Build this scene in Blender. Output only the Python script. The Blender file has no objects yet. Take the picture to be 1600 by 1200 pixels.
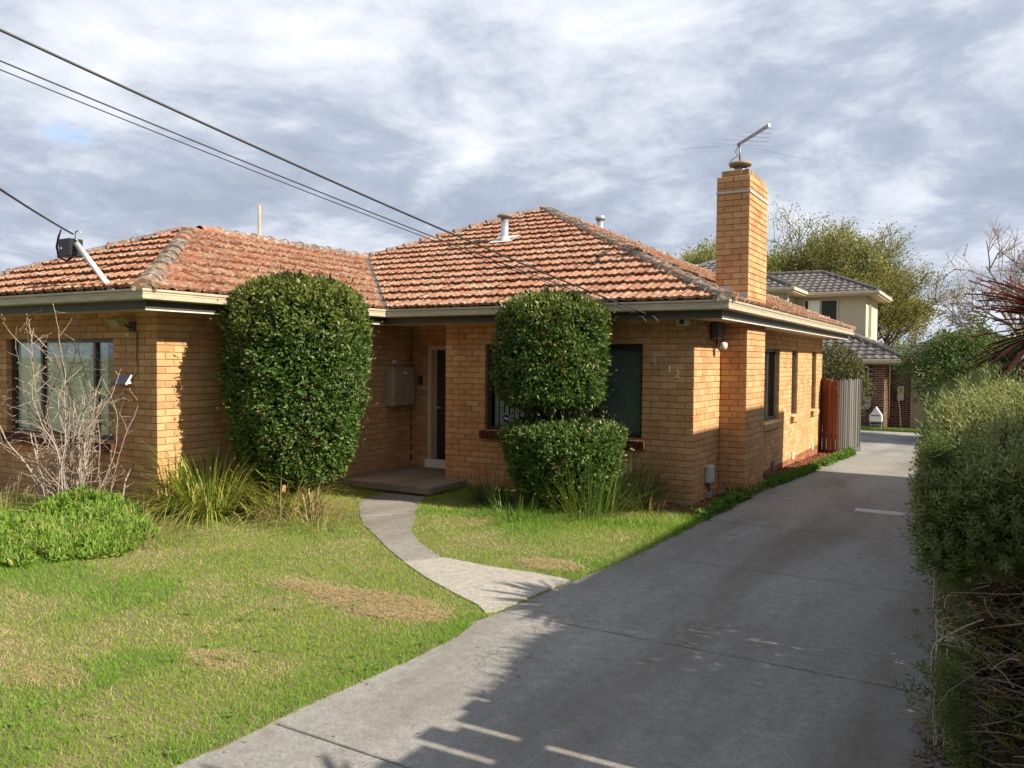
import bpy, bmesh, math, random
import numpy as np
from mathutils import Matrix, Vector
random.seed(7); rng = np.random.default_rng(7)
SC = bpy.context.scene
COL = SC.collection
# ------------------------------------------------------------------ camera
CAM = np.array([3.2484, -10.2463, 1.9053]); YAW, PITCH, ROLL, FPX = .5308, .0315, .0082, 1250.4
def cam_axes():
    r = np.array([math.cos(YAW), math.sin(YAW), 0.]); f = np.array([-math.sin(YAW), math.cos(YAW), 0.]); u = np.array([0, 0, 1.])
    f2 = f*math.cos(PITCH)-u*math.sin(PITCH); u2 = u*math.cos(PITCH)+f*math.sin(PITCH)
    return r*math.cos(ROLL)+u2*math.sin(ROLL), u2*math.cos(ROLL)-r*math.sin(ROLL), f2
CR, CU, CF = cam_axes()
cd = bpy.data.cameras.new('camera'); co = bpy.data.objects.new('camera', cd); COL.objects.link(co)
cd.sensor_width = 36; cd.sensor_fit = 'HORIZONTAL'; cd.lens = FPX/1600*36; cd.clip_start = .05; cd.clip_end = 3000
mw = Matrix.Identity(4)
for i in range(3):
    mw[i][0] = CR[i]; mw[i][1] = CU[i]; mw[i][2] = -CF[i]; mw[i][3] = CAM[i]
co.matrix_world = mw; SC.camera = co
def proj(P):
    d = np.asarray(P, float)-CAM; z = d@CF
    return 800+FPX*(d@CR)/z, 600-FPX*(d@CU)/z, z
# ------------------------------------------------------------------ sky, sun, exposure
SUN_AZ = math.radians(2.0); SUN_EL = math.radians(34.6)      # azimuth from +X towards +Y
w = bpy.data.worlds.new('World'); SC.world = w; w.use_nodes = True
nt = w.node_tree; N = nt.nodes; L = nt.links; N.clear()
def wn(t, **k):
    n = N.new(t)
    for a, b in k.items():
        if a in n.inputs: n.inputs[a].default_value = b
        else: setattr(n, a, b)
    return n
wo = wn('ShaderNodeOutputWorld'); bg = wn('ShaderNodeBackground', Strength=.1)
sky = wn('ShaderNodeTexSky', sky_type='NISHITA', sun_disc=False, sun_elevation=SUN_EL, sun_rotation=math.pi/2-SUN_AZ, air_density=1., dust_density=1., ozone_density=1.)
tc = wn('ShaderNodeTexCoord'); sp = wn('ShaderNodeSeparateXYZ'); L.new(tc.outputs['Generated'], sp.inputs[0])
zz = wn('ShaderNodeMath', operation='MAXIMUM'); zz.inputs[1].default_value = 0; L.new(sp.outputs[2], zz.inputs[0])
za = wn('ShaderNodeMath', operation='ADD'); za.inputs[1].default_value = .26; L.new(zz.outputs[0], za.inputs[0])
dx = wn('ShaderNodeMath', operation='DIVIDE'); L.new(sp.outputs[0], dx.inputs[0]); L.new(za.outputs[0], dx.inputs[1])
dy = wn('ShaderNodeMath', operation='DIVIDE'); L.new(sp.outputs[1], dy.inputs[0]); L.new(za.outputs[0], dy.inputs[1])
cb = wn('ShaderNodeCombineXYZ'); L.new(dx.outputs[0], cb.inputs[0]); L.new(dy.outputs[0], cb.inputs[1])
wz = wn('ShaderNodeTexNoise', Scale=.9, Detail=3., Roughness=.5); L.new(cb.outputs[0], wz.inputs['Vector'])
wv = wn('ShaderNodeVectorMath', operation='SCALE'); wv.inputs['Scale'].default_value = .55; L.new(wz.outputs['Color'], wv.inputs[0])
wp = wn('ShaderNodeVectorMath', operation='ADD'); L.new(cb.outputs[0], wp.inputs[0]); L.new(wv.outputs[0], wp.inputs[1])
def cl(off, scale, det, rough):
    m_ = wn('ShaderNodeMapping'); m_.inputs['Location'].default_value = off; L.new(wp.outputs[0], m_.inputs[0])
    n_ = wn('ShaderNodeTexNoise', Scale=scale, Detail=det, Roughness=rough, Lacunarity=2.15); L.new(m_.outputs[0], n_.inputs['Vector']); return n_.outputs[0]
def mth(op, a_, b_, c_=None):
    m_ = wn('ShaderNodeMath', operation=op)
    for i_, v_ in enumerate((a_, b_, c_)):
        if v_ is None: continue
        if hasattr(v_, 'is_linked'): L.new(v_, m_.inputs[i_])
        else: m_.inputs[i_].default_value = v_
    return m_.outputs[0]
mp3 = wn('ShaderNodeMapping'); mp3.inputs['Location'].default_value = (3.45, -1.8, 0); L.new(cb.outputs[0], mp3.inputs[0])
n3 = wn('ShaderNodeTexNoise', Scale=.6, Detail=5., Roughness=.5); L.new(mp3.outputs[0], n3.inputs['Vector'])
big = cl((.4, .2, 0), .85, 5., .5); mid = cl((7.3, 2.1, 0), 2.3, 12., .60); mid2 = cl((7.3-.11, 2.1-.03, 0), 2.3, 12., .60)
rel = mth('SUBTRACT', mid2, mid)
val = mth('MULTIPLY_ADD', mid, .75, big); val = mth('MULTIPLY_ADD', rel, 1.25, val); val = mth('MULTIPLY', val, .82)
rc = wn('ShaderNodeValToRGB'); L.new(val, rc.inputs[0])
e = rc.color_ramp.elements
e[0].position = .545; e[0].color = (.26, .30, .375, 1); e[1].position = .935; e[1].color = (.62, .635, .67, 1)
q = e.new(.655); q.color = (.32, .36, .435, 1); q = e.new(.735); q.color = (.42, .455, .52, 1); q = e.new(.82); q.color = (.515, .545, .60, 1)
sc10 = wn('ShaderNodeVectorMath', operation='SCALE'); sc10.inputs['Scale'].default_value = 8.2; L.new(rc.outputs[0], sc10.inputs[0])
gs = wn('ShaderNodeVectorMath', operation='SUBTRACT'); gs.inputs[1].default_value = (-1.70, .985, 0); L.new(cb.outputs[0], gs.inputs[0])
gl_ = wn('ShaderNodeVectorMath', operation='LENGTH'); L.new(gs.outputs[0], gl_.inputs[0])
gp = mth('MULTIPLY_ADD', mid, 1.0, mth('MULTIPLY', gl_.outputs['Value'], 2.6))
rg = wn('ShaderNodeValToRGB'); L.new(gp, rg.inputs[0])
rg.color_ramp.elements[0].position = .58; rg.color_ramp.elements[0].color = (0, 0, 0, 1); rg.color_ramp.elements[1].position = .74; rg.color_ramp.elements[1].color = (1, 1, 1, 1)
mx = wn('ShaderNodeMix', data_type='RGBA'); L.new(rg.outputs[0], mx.inputs[0]); L.new(sky.outputs[0], mx.inputs[6]); L.new(sc10.outputs[0], mx.inputs[7])
L.new(mx.outputs[2], bg.inputs[0]); L.new(bg.outputs[0], wo.inputs[0])
sl = bpy.data.lights.new('sun', 'SUN'); sl.energy = 5.0; sl.angle = math.radians(.53); sl.color = (1, .90, .74)
so = bpy.data.objects.new('sun', sl); COL.objects.link(so)
sdir = Vector((math.cos(SUN_EL)*math.cos(SUN_AZ), math.cos(SUN_EL)*math.sin(SUN_AZ), math.sin(SUN_EL)))
so.rotation_euler = sdir.to_track_quat('Z', 'Y').to_euler(); so.location = (20, 0, 20)
vs = SC.view_settings; SC.display_settings.display_device = 'sRGB'
vs.view_transform = 'Standard'; vs.look = 'None'; vs.exposure = 1.0; vs.gamma = 1; vs.use_curve_mapping = False
SC.render.engine = 'CYCLES'; SC.cycles.use_denoising = True; SC.cycles.max_bounces = 8; SC.cycles.transparent_max_bounces = 12
SC.cycles.sample_clamp_indirect = 6
# ------------------------------------------------------------------ helpers
def tag(o, label, cat, group=None, kind=None):
    if label: o['label'] = label
    if cat: o['category'] = cat
    if group: o['group'] = group
    if kind: o['kind'] = kind
    return o
def empty(name, loc, label, cat, group=None):
    o = bpy.data.objects.new(name, None); COL.objects.link(o); o.location = loc; o.empty_display_size = .2
    return tag(o, label, cat, group)
def npmesh(name, V, Fs, col=None, smooth=False):
    V = np.asarray(V, np.float32); Fs = Fs if isinstance(Fs, list) else [Fs]
    Fs = [np.asarray(f, np.int32) for f in Fs if len(f)]
    loops = np.concatenate([f.ravel() for f in Fs]); tot = np.concatenate([np.full(len(f), f.shape[1], np.int32) for f in Fs])
    st = np.concatenate([[0], np.cumsum(tot)[:-1]]).astype(np.int32)
    me = bpy.data.meshes.new(name)
    me.vertices.add(len(V)); me.vertices.foreach_set('co', V.ravel())
    me.loops.add(len(loops)); me.loops.foreach_set('vertex_index', loops)
    me.polygons.add(len(tot)); me.polygons.foreach_set('loop_start', st)
    me.polygons.foreach_set('use_smooth', np.full(len(tot), bool(smooth)))
    me.update(calc_edges=True)
    if col is not None:
        c = np.ones((len(V), 4), np.float32); c[:, :3] = col
        a = me.color_attributes.new('col', 'FLOAT_COLOR', 'POINT'); a.data.foreach_set('color', c.ravel())
    return me
def put(me, name, mat, parent=None, matrix=None):
    o = bpy.data.objects.new(name, me); COL.objects.link(o)
    if mat and not me.materials: me.materials.append(mat)
    if parent is not None:
        o.parent = parent
        if parent.parent is None: o.matrix_parent_inverse = Matrix.Translation(-parent.location)
    if matrix is not None: o.matrix_basis = matrix
    return o
def mk(name, V, Fs, mat, parent=None, col=None, smooth=False):
    V = np.asarray(V, float)
    if parent is None:
        c = np.array([(V[:, 0].min()+V[:, 0].max())/2, (V[:, 1].min()+V[:, 1].max())/2, V[:, 2].min()])
        o = put(npmesh(name, V-c, Fs, col, smooth), name, mat); o.location = c; return o
    return put(npmesh(name, V, Fs, col, smooth), name, mat, parent)
class G:
    """collects shapes; build() links them as one mesh"""
    def __init__(s): s.v = []; s.f = {3: [], 4: []}; s.ng = []; s.n = 0; s.c = []
    def add(s, V, faces, col=None):
        V = np.asarray(V, float).reshape(-1, 3); s.v.append(V); b = s.n; s.n += len(V)
        if col is not None: s.c.append(np.tile(np.asarray(col, float), (len(V), 1)))
        for f in faces:
            g = [i+b for i in f]
            if len(g) in (3, 4): s.f[len(g)].append(g)
            else: s.ng.append(g)
        return s
    def box(s, x0, x1, y0, y1, z0, z1, M=None, ch=0, col=None):
        if ch <= 0:
            V = [(x, y, z) for x in (x0, x1) for y in (y0, y1) for z in (z0, z1)]
            F = [(0, 1, 3, 2), (4, 6, 7, 5), (0, 4, 5, 1), (2, 3, 7, 6), (0, 2, 6, 4), (1, 5, 7, 3)]
        else:
            V, F = cbox(x1-x0, y1-y0, z1-z0, ch); V = V+np.array([(x0+x1)/2, (y0+y1)/2, (z0+z1)/2])
        V = np.asarray(V, float)
        if M is not None: V = V@M[0].T+M[1]
        return s.add(V, F, col)
    def tube(s, pts, rad, k=6, cap=True, col=None):
        V, F = tube(pts, rad, k); s.add(V, F.tolist(), col)
        if cap:
            n = len(pts); b = s.n-len(V)
            s.ng.append([b+i for i in range(k)][::-1]); s.ng.append([b+(n-1)*k+i for i in range(k)])
        return s
    def cyl(s, p, q, r, r2=None, k=12, col=None): return s.tube([p, q], [r, r if r2 is None else r2], k, True, col)
    def lathe(s, c, prof, k=20):
        n = len(prof); V = []
        for (r, z) in prof:
            for i in range(k):
                a = 2*math.pi*i/k; V.append((c[0]+r*math.cos(a), c[1]+r*math.sin(a), c[2]+z))
        F = [(j*k+i, j*k+(i+1) % k, (j+1)*k+(i+1) % k, (j+1)*k+i) for j in range(n-1) for i in range(k)]
        return s.add(V, F)
    def prism(s, poly, z0, z1):
        n = len(poly); V = [(x, y, z0) for x, y in poly]+[(x, y, z1) for x, y in poly]
        s.add(V, [(i, (i+1) % n, n+(i+1) % n, n+i) for i in range(n)])
        b = s.n-2*n; s.ng.append([b+i for i in range(n)][::-1]); s.ng.append([b+n+i for i in range(n)])
        return s
    def build(s, name, mat, parent=None, smooth=False):
        V = np.concatenate(s.v); Fs = [np.array(s.f[k]) for k in (3, 4) if s.f[k]]
        by = {}
        for g in s.ng: by.setdefault(len(g), []).append(g)
        Fs += [np.array(x) for x in by.values()]
        return mk(name, V, Fs, mat, parent, np.concatenate(s.c) if s.c else None, smooth)
def cbox(a, b, c, ch):
    """box a x b x c with every edge chamfered: 24 vertices, 26 faces"""
    V = []; idx = {}
    for sx in (-1, 1):
        for sy in (-1, 1):
            for sz in (-1, 1):
                for ax in range(3):
                    p = [sx*a/2, sy*b/2, sz*c/2]
                    for k in range(3):
                        if k != ax: p[k] -= (sx, sy, sz)[k]*ch
                    idx[sx, sy, sz, ax] = len(V); V.append(p)
    F = []
    for ax in range(3):
        o = [k for k in range(3) if k != ax]
        for s_ in (-1, 1):
            q = []
            for (u, v) in ((-1, -1), (1, -1), (1, 1), (-1, 1)):
                t = [0, 0, 0]; t[ax] = s_; t[o[0]] = u; t[o[1]] = v; q.append(idx[t[0], t[1], t[2], ax])
            F.append(q)
        for u in (-1, 1):
            for v in (-1, 1):
                q = []
                for (s_, kx) in ((-1, o[0]), (1, o[0]), (1, o[1]), (-1, o[1])):
                    t = [0, 0, 0]; t[ax] = s_; t[o[0]] = u; t[o[1]] = v; q.append(idx[t[0], t[1], t[2], kx])
                F.append(q)
    for sx in (-1, 1):
        for sy in (-1, 1):
            for sz in (-1, 1): F.append([idx[sx, sy, sz, k] for k in range(3)])
    V = np.array(V); G2 = []
    for f in F:
        P = V[f]; nrm = np.cross(P[1]-P[0], P[2]-P[0])
        G2.append(f if nrm@P.mean(0) > 0 else f[::-1])
    return V, G2
def tube(pts, rad, k=6):
    P = np.asarray(pts, float); n = len(P); R = np.asarray(rad, float)
    T = np.gradient(P, axis=0); T /= np.linalg.norm(T, axis=1)[:, None]+1e-9
    a = np.array([0, 0, 1.]) if abs(T[0, 2]) < .9 else np.array([1., 0, 0])
    U = np.cross(T, a); U /= np.linalg.norm(U, axis=1)[:, None]+1e-9; W = np.cross(T, U)
    an = np.arange(k)*2*math.pi/k
    V = P[:, None]+R[:, None, None]*(np.cos(an)[None, :, None]*U[:, None]+np.sin(an)[None, :, None]*W[:, None])
    i = np.arange(k); j = np.arange(n-1)[:, None]
    F = np.stack([j*k+i, j*k+(i+1) % k, (j+1)*k+(i+1) % k, (j+1)*k+i], -1).reshape(-1, 4)
    return V.reshape(-1, 3), F
def inst(TV, TF, R, T, S=None):
    """N copies of a template: R (N,3,3), T (N,3), S (N,) or (N,3)"""
    TV = np.asarray(TV, float); n = len(TV); K = len(T)
    A = np.broadcast_to(TV, (K, n, 3))
    if S is not None: A = A*(S[:, None, None] if S.ndim == 1 else S[:, None, :])
    V = np.einsum('nij,nkj->nki', R, A)+T[:, None]
    F = (np.asarray(TF)[None]+np.arange(K)[:, None, None]*n).reshape(-1, np.asarray(TF).shape[1])
    return V.reshape(-1, 3), F
def frames(D, roll=None, up=None):
    """rotation with local +Y along D and a random roll"""
    D = D/(np.linalg.norm(D, axis=1)[:, None]+1e-9); K = len(D)
    a = rng.normal(size=(K, 3)) if up is None else up+rng.normal(size=(K, 3))*(.25 if roll is None else roll)
    X = np.cross(D, a); X /= np.linalg.norm(X, axis=1)[:, None]+1e-9
    return np.stack([X, D, np.cross(X, D)], -1)
def vnoise(x, y, s=1., seed=0, oct=3):
    def h(i, j): 
        v = np.sin(i*127.1+j*311.7+seed*74.7)*43758.5453; return v-np.floor(v)
    o = 0; amp = 1; t = 0
    x = np.asarray(x, float)*s; y = np.asarray(y, float)*s
    for k in range(oct):
        i = np.floor(x); j = np.floor(y); u = x-i; v = y-j; u = u*u*(3-2*u); v = v*v*(3-2*v)
        o = o+amp*((h(i, j)*(1-u)+h(i+1, j)*u)*(1-v)+(h(i, j+1)*(1-u)+h(i+1, j+1)*u)*v); t += amp; amp *= .5; x = x*2.03+17; y = y*2.03+5
    return o/t
# ------------------------------------------------------------------ materials
def nodes(name):
    m = bpy.data.materials.new(name); m.use_nodes = True; t = m.node_tree
    b = t.nodes['Principled BSDF']; return m, t, b, t.nodes['Material Output']
def nn(t, ty, **k):
    n = t.nodes.new(ty)
    for a, b in k.items():
        if a in n.inputs: n.inputs[a].default_value = b
        else: setattr(n, a, b)
    return n
def pos(t): return nn(t, 'ShaderNodeNewGeometry').outputs['Position']
def noise(t, scale, detail=4., rough=.55, vec=None, stretch=None):
    n = nn(t, 'ShaderNodeTexNoise', Scale=scale, Detail=detail, Roughness=rough); v = vec or pos(t)
    if stretch:
        m = nn(t, 'ShaderNodeMapping'); m.inputs['Scale'].default_value = stretch; t.links.new(v, m.inputs[0]); v = m.outputs[0]
    t.links.new(v, n.inputs['Vector']); return n.outputs[0]
def ramp(t, src, stops):
    r = nn(t, 'ShaderNodeValToRGB'); t.links.new(src, r.inputs[0]); e = r.color_ramp.elements
    while len(e) < len(stops): e.new(.5)
    for el, (p, c) in zip(e, stops):
        el.position = p; el.color = (*c, 1) if isinstance(c, tuple) else (c, c, c, 1)
    return r.outputs[0]
def mixc(t, fac, a, b, mode='MIX'):
    m = nn(t, 'ShaderNodeMix', data_type='RGBA', blend_type=mode)
    for s_, v in ((0, fac), (6, a), (7, b)):
        if hasattr(v, 'is_linked'): t.links.new(v, m.inputs[s_])
        else: m.inputs[s_].default_value = v if not isinstance(v, tuple) else (*v, 1)
    return m.outputs[2]
def bump(t, b, src, strength=.3, dist=.01):
    n = nn(t, 'ShaderNodeBump', Strength=strength, Distance=dist); t.links.new(src, n.inputs['Height']); t.links.new(n.outputs[0], b.inputs['Normal'])
def simple(name, col=None, rough=.7, var=.15, vs=6., fine=0., fs=120., metal=0., spec=.4, bmp=0., bs=80., stretch=None):
    """attribute colour (col None) or a plain one, mottled by world-space noise"""
    m, t, b, o = nodes(name)
    if col is None: c = nn(t, 'ShaderNodeAttribute', attribute_name='col').outputs['Color']
    else:
        r = nn(t, 'ShaderNodeRGB'); r.outputs[0].default_value = (*col, 1); c = r.outputs[0]
    if var: c = mixc(t, 1., c, ramp(t, noise(t, vs, stretch=stretch), [(.25, 1-var), (.75, 1+var)]), 'MULTIPLY')
    if fine: c = mixc(t, 1., c, ramp(t, noise(t, fs, 2.), [(.3, 1-fine), (.7, 1+fine)]), 'MULTIPLY')
    t.links.new(c, b.inputs['Base Color']); b.inputs['Roughness'].default_value = rough; b.inputs['Metallic'].default_value = metal
    b.inputs['Specular IOR Level'].default_value = spec
    if bmp: bump(t, b, noise(t, bs, 3.), bmp, .004)
    return m
def leafmat(name, rough=.45, trans=.35, spec=.5):
    m, t, b, o = nodes(name); c = nn(t, 'ShaderNodeAttribute', attribute_name='col').outputs['Color']
    t.links.new(c, b.inputs['Base Color']); b.inputs['Roughness'].default_value = rough; b.inputs['Specular IOR Level'].default_value = spec
    tr = nn(t, 'ShaderNodeBsdfTranslucent'); g = mixc(t, 1., c, (1.0, 1.0, .55), 'MULTIPLY'); t.links.new(g, tr.inputs[0])
    mx = nn(t, 'ShaderNodeMixShader'); mx.inputs[0].default_value = trans
    t.links.new(b.outputs[0], mx.inputs[1]); t.links.new(tr.outputs[0], mx.inputs[2]); t.links.new(mx.outputs[0], o.inputs[0]); return m
def brickmat(name):
    m, t, b, o = nodes(name); c = nn(t, 'ShaderNodeAttribute', attribute_name='col').outputs['Color']
    c = mixc(t, 1., c, ramp(t, noise(t, 70, 4.), [(.28, .80), (.7, 1.14)]), 'MULTIPLY')
    c = mixc(t, 1., c, ramp(t, noise(t, 9, 5.), [(.3, .86), (.65, 1.08)]), 'MULTIPLY')
    c = mixc(t, 1., c, ramp(t, noise(t, 1.3, 6., .6, stretch=(1.4, 1.4, .45)), [(.3, .80), (.62, 1.06)]), 'MULTIPLY')
    f = ramp(t, noise(t, 260, 2.), [(.24, 1.), (.31, 0.)]); c = mixc(t, f, c, (.12, .07, .035))
    t.links.new(c, b.inputs['Base Color']); b.inputs['Roughness'].default_value = .88; b.inputs['Specular IOR Level'].default_value = .25
    bump(t, b, noise(t, 160, 4.), .35, .004); return m
def tilemat(name):
    m, t, b, o = nodes(name); c = nn(t, 'ShaderNodeAttribute', attribute_name='col').outputs['Color']
    c = mixc(t, 1., c, ramp(t, noise(t, 25, 4.), [(.28, .78), (.7, 1.15)]), 'MULTIPLY')
    patch = ramp(t, noise(t, .9, 3.), [(.3, .45), (.62, 1.)])
    lich = mixc(t, 1., ramp(t, noise(t, 17, 6., .68), [(.505, 0.), (.58, 1.)]), patch, 'MULTIPLY')
    lc = ramp(t, noise(t, 5.5, 3.), [(.35, (.24, .215, .16)), (.55, (.37, .35, .275)), (.68, (.32, .21, .09))])
    c = mixc(t, lich, c, lc)
    dk = ramp(t, noise(t, 11, 6., .7), [(.57, 0.), (.66, .85)]); c = mixc(t, dk, c, (.055, .042, .032))
    t.links.new(c, b.inputs['Base Color']); b.inputs['Roughness'].default_value = .85; b.inputs['Specular IOR Level'].default_value = .25
    bump(t, b, noise(t, 90, 5.), .5, .006); return m
def concretemat(name, a, bcol, stain=True):
    m, t, b, o = nodes(name)
    c = mixc(t, noise(t, .8, 6., .6), a, bcol)
    c = mixc(t, 1., c, ramp(t, noise(t, 55, 6., .75), [(.3, .66), (.7, 1.34)]), 'MULTIPLY')
    c = mixc(t, 1., c, ramp(t, noise(t, 14, 6., .65), [(.3, .80), (.7, 1.16)]), 'MULTIPLY')
    if stain:
        s1 = ramp(t, noise(t, .55, 5., .6, stretch=(1.6, .35, 1)), [(.46, 0.), (.66, .65)]); c = mixc(t, s1, c, (.105, .088, .07))
        s2 = ramp(t, noise(t, 4.5, 6., .7), [(.54, 0.), (.70, .5)]); c = mixc(t, s2, c, (.14, .115, .088))
    if stain: c = mixc(t, mixc(t, 1., ramp(t, noise(t, .5, 6., .55), [(.4965, 0.), (.499, .6), (.501, .6), (.5035, 0.)]), ramp(t, noise(t, .33, 2.), [(.56, 0.), (.62, 1.)]), 'MULTIPLY'), c, (.08, .07, .06))
    t.links.new(c, b.inputs['Base Color']); b.inputs['Roughness'].default_value = .9; b.inputs['Specular IOR Level'].default_value = .25
    bump(t, b, noise(t, 220, 4., .7), .6, .005); return m
def glassmat(name, tint=(.9, .95, .93), refl=.03):
    m, t, b, o = nodes(name); t.nodes.remove(b)
    tr = nn(t, 'ShaderNodeBsdfTransparent'); tr.inputs[0].default_value = (*tint, 1)
    gl = nn(t, 'ShaderNodeBsdfGlossy', Roughness=.02); lw = nn(t, 'ShaderNodeLayerWeight', Blend=.25)
    mt = nn(t, 'ShaderNodeMath', operation='MULTIPLY_ADD'); mt.inputs[1].default_value = .2; mt.inputs[2].default_value = refl
    t.links.new(lw.outputs['Fresnel'], mt.inputs[0])
    mx = nn(t, 'ShaderNodeMixShader'); t.links.new(mt.outputs[0], mx.inputs[0]); t.links.new(tr.outputs[0], mx.inputs[1]); t.links.new(gl.outputs[0], mx.inputs[2])
    t.links.new(mx.outputs[0], o.inputs[0]); return m
def soilmat(name):
    m, t, b, o = nodes(name)
    c = mixc(t, ramp(t, noise(t, .7, 5.), [(.35, 0.), (.65, 1.)]), (.12, .14, .035), (.20, .165, .075))
    c = mixc(t, 1., c, ramp(t, noise(t, 60, 4., .7), [(.3, .6), (.7, 1.3)]), 'MULTIPLY')
    t.links.new(c, b.inputs['Base Color']); b.inputs['Roughness'].default_value = .95; bump(t, b, noise(t, 70, 4., .7), .8, .02); return m
M = dict(
    brick=brickmat('brick_face'), mortar=simple('mortar', (.30, .205, .115), .95, .2, 3., .2, 200., bmp=.4, bs=200.),
    tile=tilemat('terracotta_tile'), cap=tilemat('weathered_ridge_tile'), deck=simple('roof_underlay', (.03, .025, .022), .9),
    gutter=simple('painted_gutter', (.36, .32, .225), .5, .22, 5., .06, 60., stretch=(1, 1, 6)), fascia=simple('dark_fascia_paint', (.05, .045, .04), .55, .2),
    soffit=simple('cream_soffit', (.52, .42, .28), .8, .12), bead=simple('white_bead', (.60, .56, .48), .5, .08),
    frame=simple('bronze_aluminium', (.035, .03, .026), .4, .15, spec=.5), glass=glassmat('window_glass'), curtain=simple('sheer_curtain', (.66, .72, .67), .9, .18, 14., stretch=(1, 1, .1)),
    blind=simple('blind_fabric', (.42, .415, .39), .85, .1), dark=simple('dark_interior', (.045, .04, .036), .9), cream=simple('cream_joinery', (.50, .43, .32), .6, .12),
    black=simple('black_plastic', (.018, .018, .02), .4, .1), grey=simple('grey_box_paint', (.29, .235, .18), .55, .12), white=simple('white_plastic', (.72, .71, .68), .45, .06), lightgrey=simple('light_grey_plastic', (.42, .43, .44), .5, .08),
    zinc=simple('galvanised_metal', (.50, .51, .52), .35, .15, 20., metal=.75), flash=simple('lead_flashing', (.42, .41, .41), .6, .12, 8.), rust=simple('rusty_cowl', (.24, .17, .11), .7, .3, 30.),
    concrete=concretemat('driveway_concrete', (.20, .193, .183), (.26, .25, .235)), path=concretemat('path_concrete', (.25, .235, .21), (.19, .175, .155)), path2=concretemat('path_aggregate', (.35, .325, .285), (.28, .26, .23), False), slab=concretemat('porch_concrete', (.32, .28, .23), (.22, .19, .15)),
    patch=concretemat('concrete_patch', (.42, .43, .43), (.38, .39, .39), False),
    soil=soilmat('lawn_soil'), mulch=simple('red_mulch', None, .9, .2, 40.), grass=leafmat('grass_blade', .6, .42, .25), leaf=leafmat('glossy_leaf', .42, .3, .4), dull=leafmat('soft_leaf', .6, .3, .25), strap=leafmat('strap_leaf', .45, .25, .4),
    bark=simple('pale_bark', None, .85, .2, 30., .15, 200.), cable=simple('cable_sheath', (.02, .02, .022), .5, .05), wood=simple('weathered_timber', None, .85, .3, 18., .2, 150., stretch=(1, 1, .06)),
    stain=simple('stained_timber', None, .75, .4, 12., .2, 150., stretch=(1, 1, .12)), render=simple('cream_render', (.50, .44, .33), .85, .07), dtile=simple('grey_concrete_tile', None, .7, .2, 6., .12, 80.), brown=brickmat('brown_brick_face'),
    bmortar=simple('pale_mortar', (.42, .36, .29), .95, .1), roller=simple('beige_roller_door', (.33, .28, .20), .5, .05), brass=simple('dull_brass', (.52, .45, .31), .35, .3, 40., metal=.5),
    blue=simple('navy_print', (.02, .015, .09), .4, 0), palewall=simple('neighbour_wall', (.5, .48, .44), .85, .08), asphalt=concretemat('far_concrete', (.22, .22, .22), (.28, .275, .27)))
# ------------------------------------------------------------------ ground
def g0(y): return -.026*np.clip(y, 0, 23)
def ground(x, y):
    x = np.asarray(x, float); y = np.asarray(y, float)
    return g0(y)-.12*np.exp(-(((x+4.1)/1.3)**2+((y+.7)/1.1)**2))+.07*np.exp(-(((x+7)/2.)**2+((y+4.9)/.9)**2))+.015*(vnoise(x, y, .7, 3)-.5)
EY = np.array([-16, -9.5, -7.9, -7, -6.3, -5.75, -5.45, -5.2, -4.1, -2.9, 0, 1.3, 3, 6, 9.6, 10.4, 11.2, 22]); EX = np.array([-.12, -.02, .06, .11, .17, .19, .12, .16, .25, .38, .48, .45, .5, .62, .74, .5, -1.2, -1.5])
def edge(y): return np.interp(y, EY, EX)
def build_ground():
    xs = np.unique(np.round(np.concatenate([[-900, -400, -150, -70, -40, -25], np.arange(-18, -1, .25), np.arange(-1, 4, .1), np.arange(4, 18, .5), [25, 45, 90, 200, 500, 900]]), 3))
    ys = np.unique(np.round(np.concatenate([[-300, -120, -50, -28], np.arange(-18, 14, .22), np.arange(14, 34, 1.), [45, 70, 120, 250, 600, 1200]]), 3))
    X, Y = np.meshgrid(xs, ys); Z = ground(X, Y)
    Z = Z-np.where((X > edge(Y)+.03) & (X < 3.25) & (Y < 21) & (Y > -14.5), .06, 0)
    nx, ny = len(xs), len(ys); i, j = np.meshgrid(np.arange(nx-1), np.arange(ny-1)); b = (j*nx+i).ravel()
    o = mk('ground', np.stack([X, Y, Z], -1).reshape(-1, 3), np.stack([b, b+1, b+nx+1, b+nx], -1), M['soil']); o['kind'] = 'structure'
    return o
build_ground()
def slab(name, poly, mat, parent, th=.1, dz=0., zf=None):
    poly = np.array(poly); n = len(poly); z = (g0(poly[:, 1]) if zf is None else zf(poly[:, 0], poly[:, 1]))+dz
    g = G(); ins = poly+(poly.mean(0)-poly)*(.006/np.linalg.norm(poly-poly.mean(0), axis=1))[:, None]
    V = np.concatenate([np.c_[poly, z-th], np.c_[poly, z-.006], np.c_[ins, z]])
    F = [(r*n+i, r*n+(i+1) % n, (r+1)*n+(i+1) % n, (r+1)*n+i) for r in (0, 1) for i in range(n)]
    g.add(V, F); g.ng.append([2*n+i for i in range(n)]); return g.build(name, mat, parent)
dv = bpy.data.objects.new('driveway', None); COL.objects.link(dv); dv['kind'] = 'structure'
JY = [-14., -11.7, -9.5, -7.32, -5.12, -2.9, -.88, 1.25, 3.4, 5.6, 7.8, 10., 12.5, 15., 18., 20.6]
for a, b in zip(JY[:-1], JY[1:]):
    a += .006; b -= .006
    yy = [b-(b-a)*k/8 for k in range(9)]
    slab('concrete_slab', [(3.2, a), (3.2, b)]+[(edge(y), y) for y in yy], M['concrete'] if a < 9.9 else M['asphalt'], dv)
slab('patch_slab', [(1.86, .86), (2.46, .84), (2.46, 1.13), (1.86, 1.15)], M['patch'], dv, .004, .004)
pt = bpy.data.objects.new('path', None); COL.objects.link(pt); pt['kind'] = 'structure'
zp = lambda x, y: ground(x, y)+.012
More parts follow.
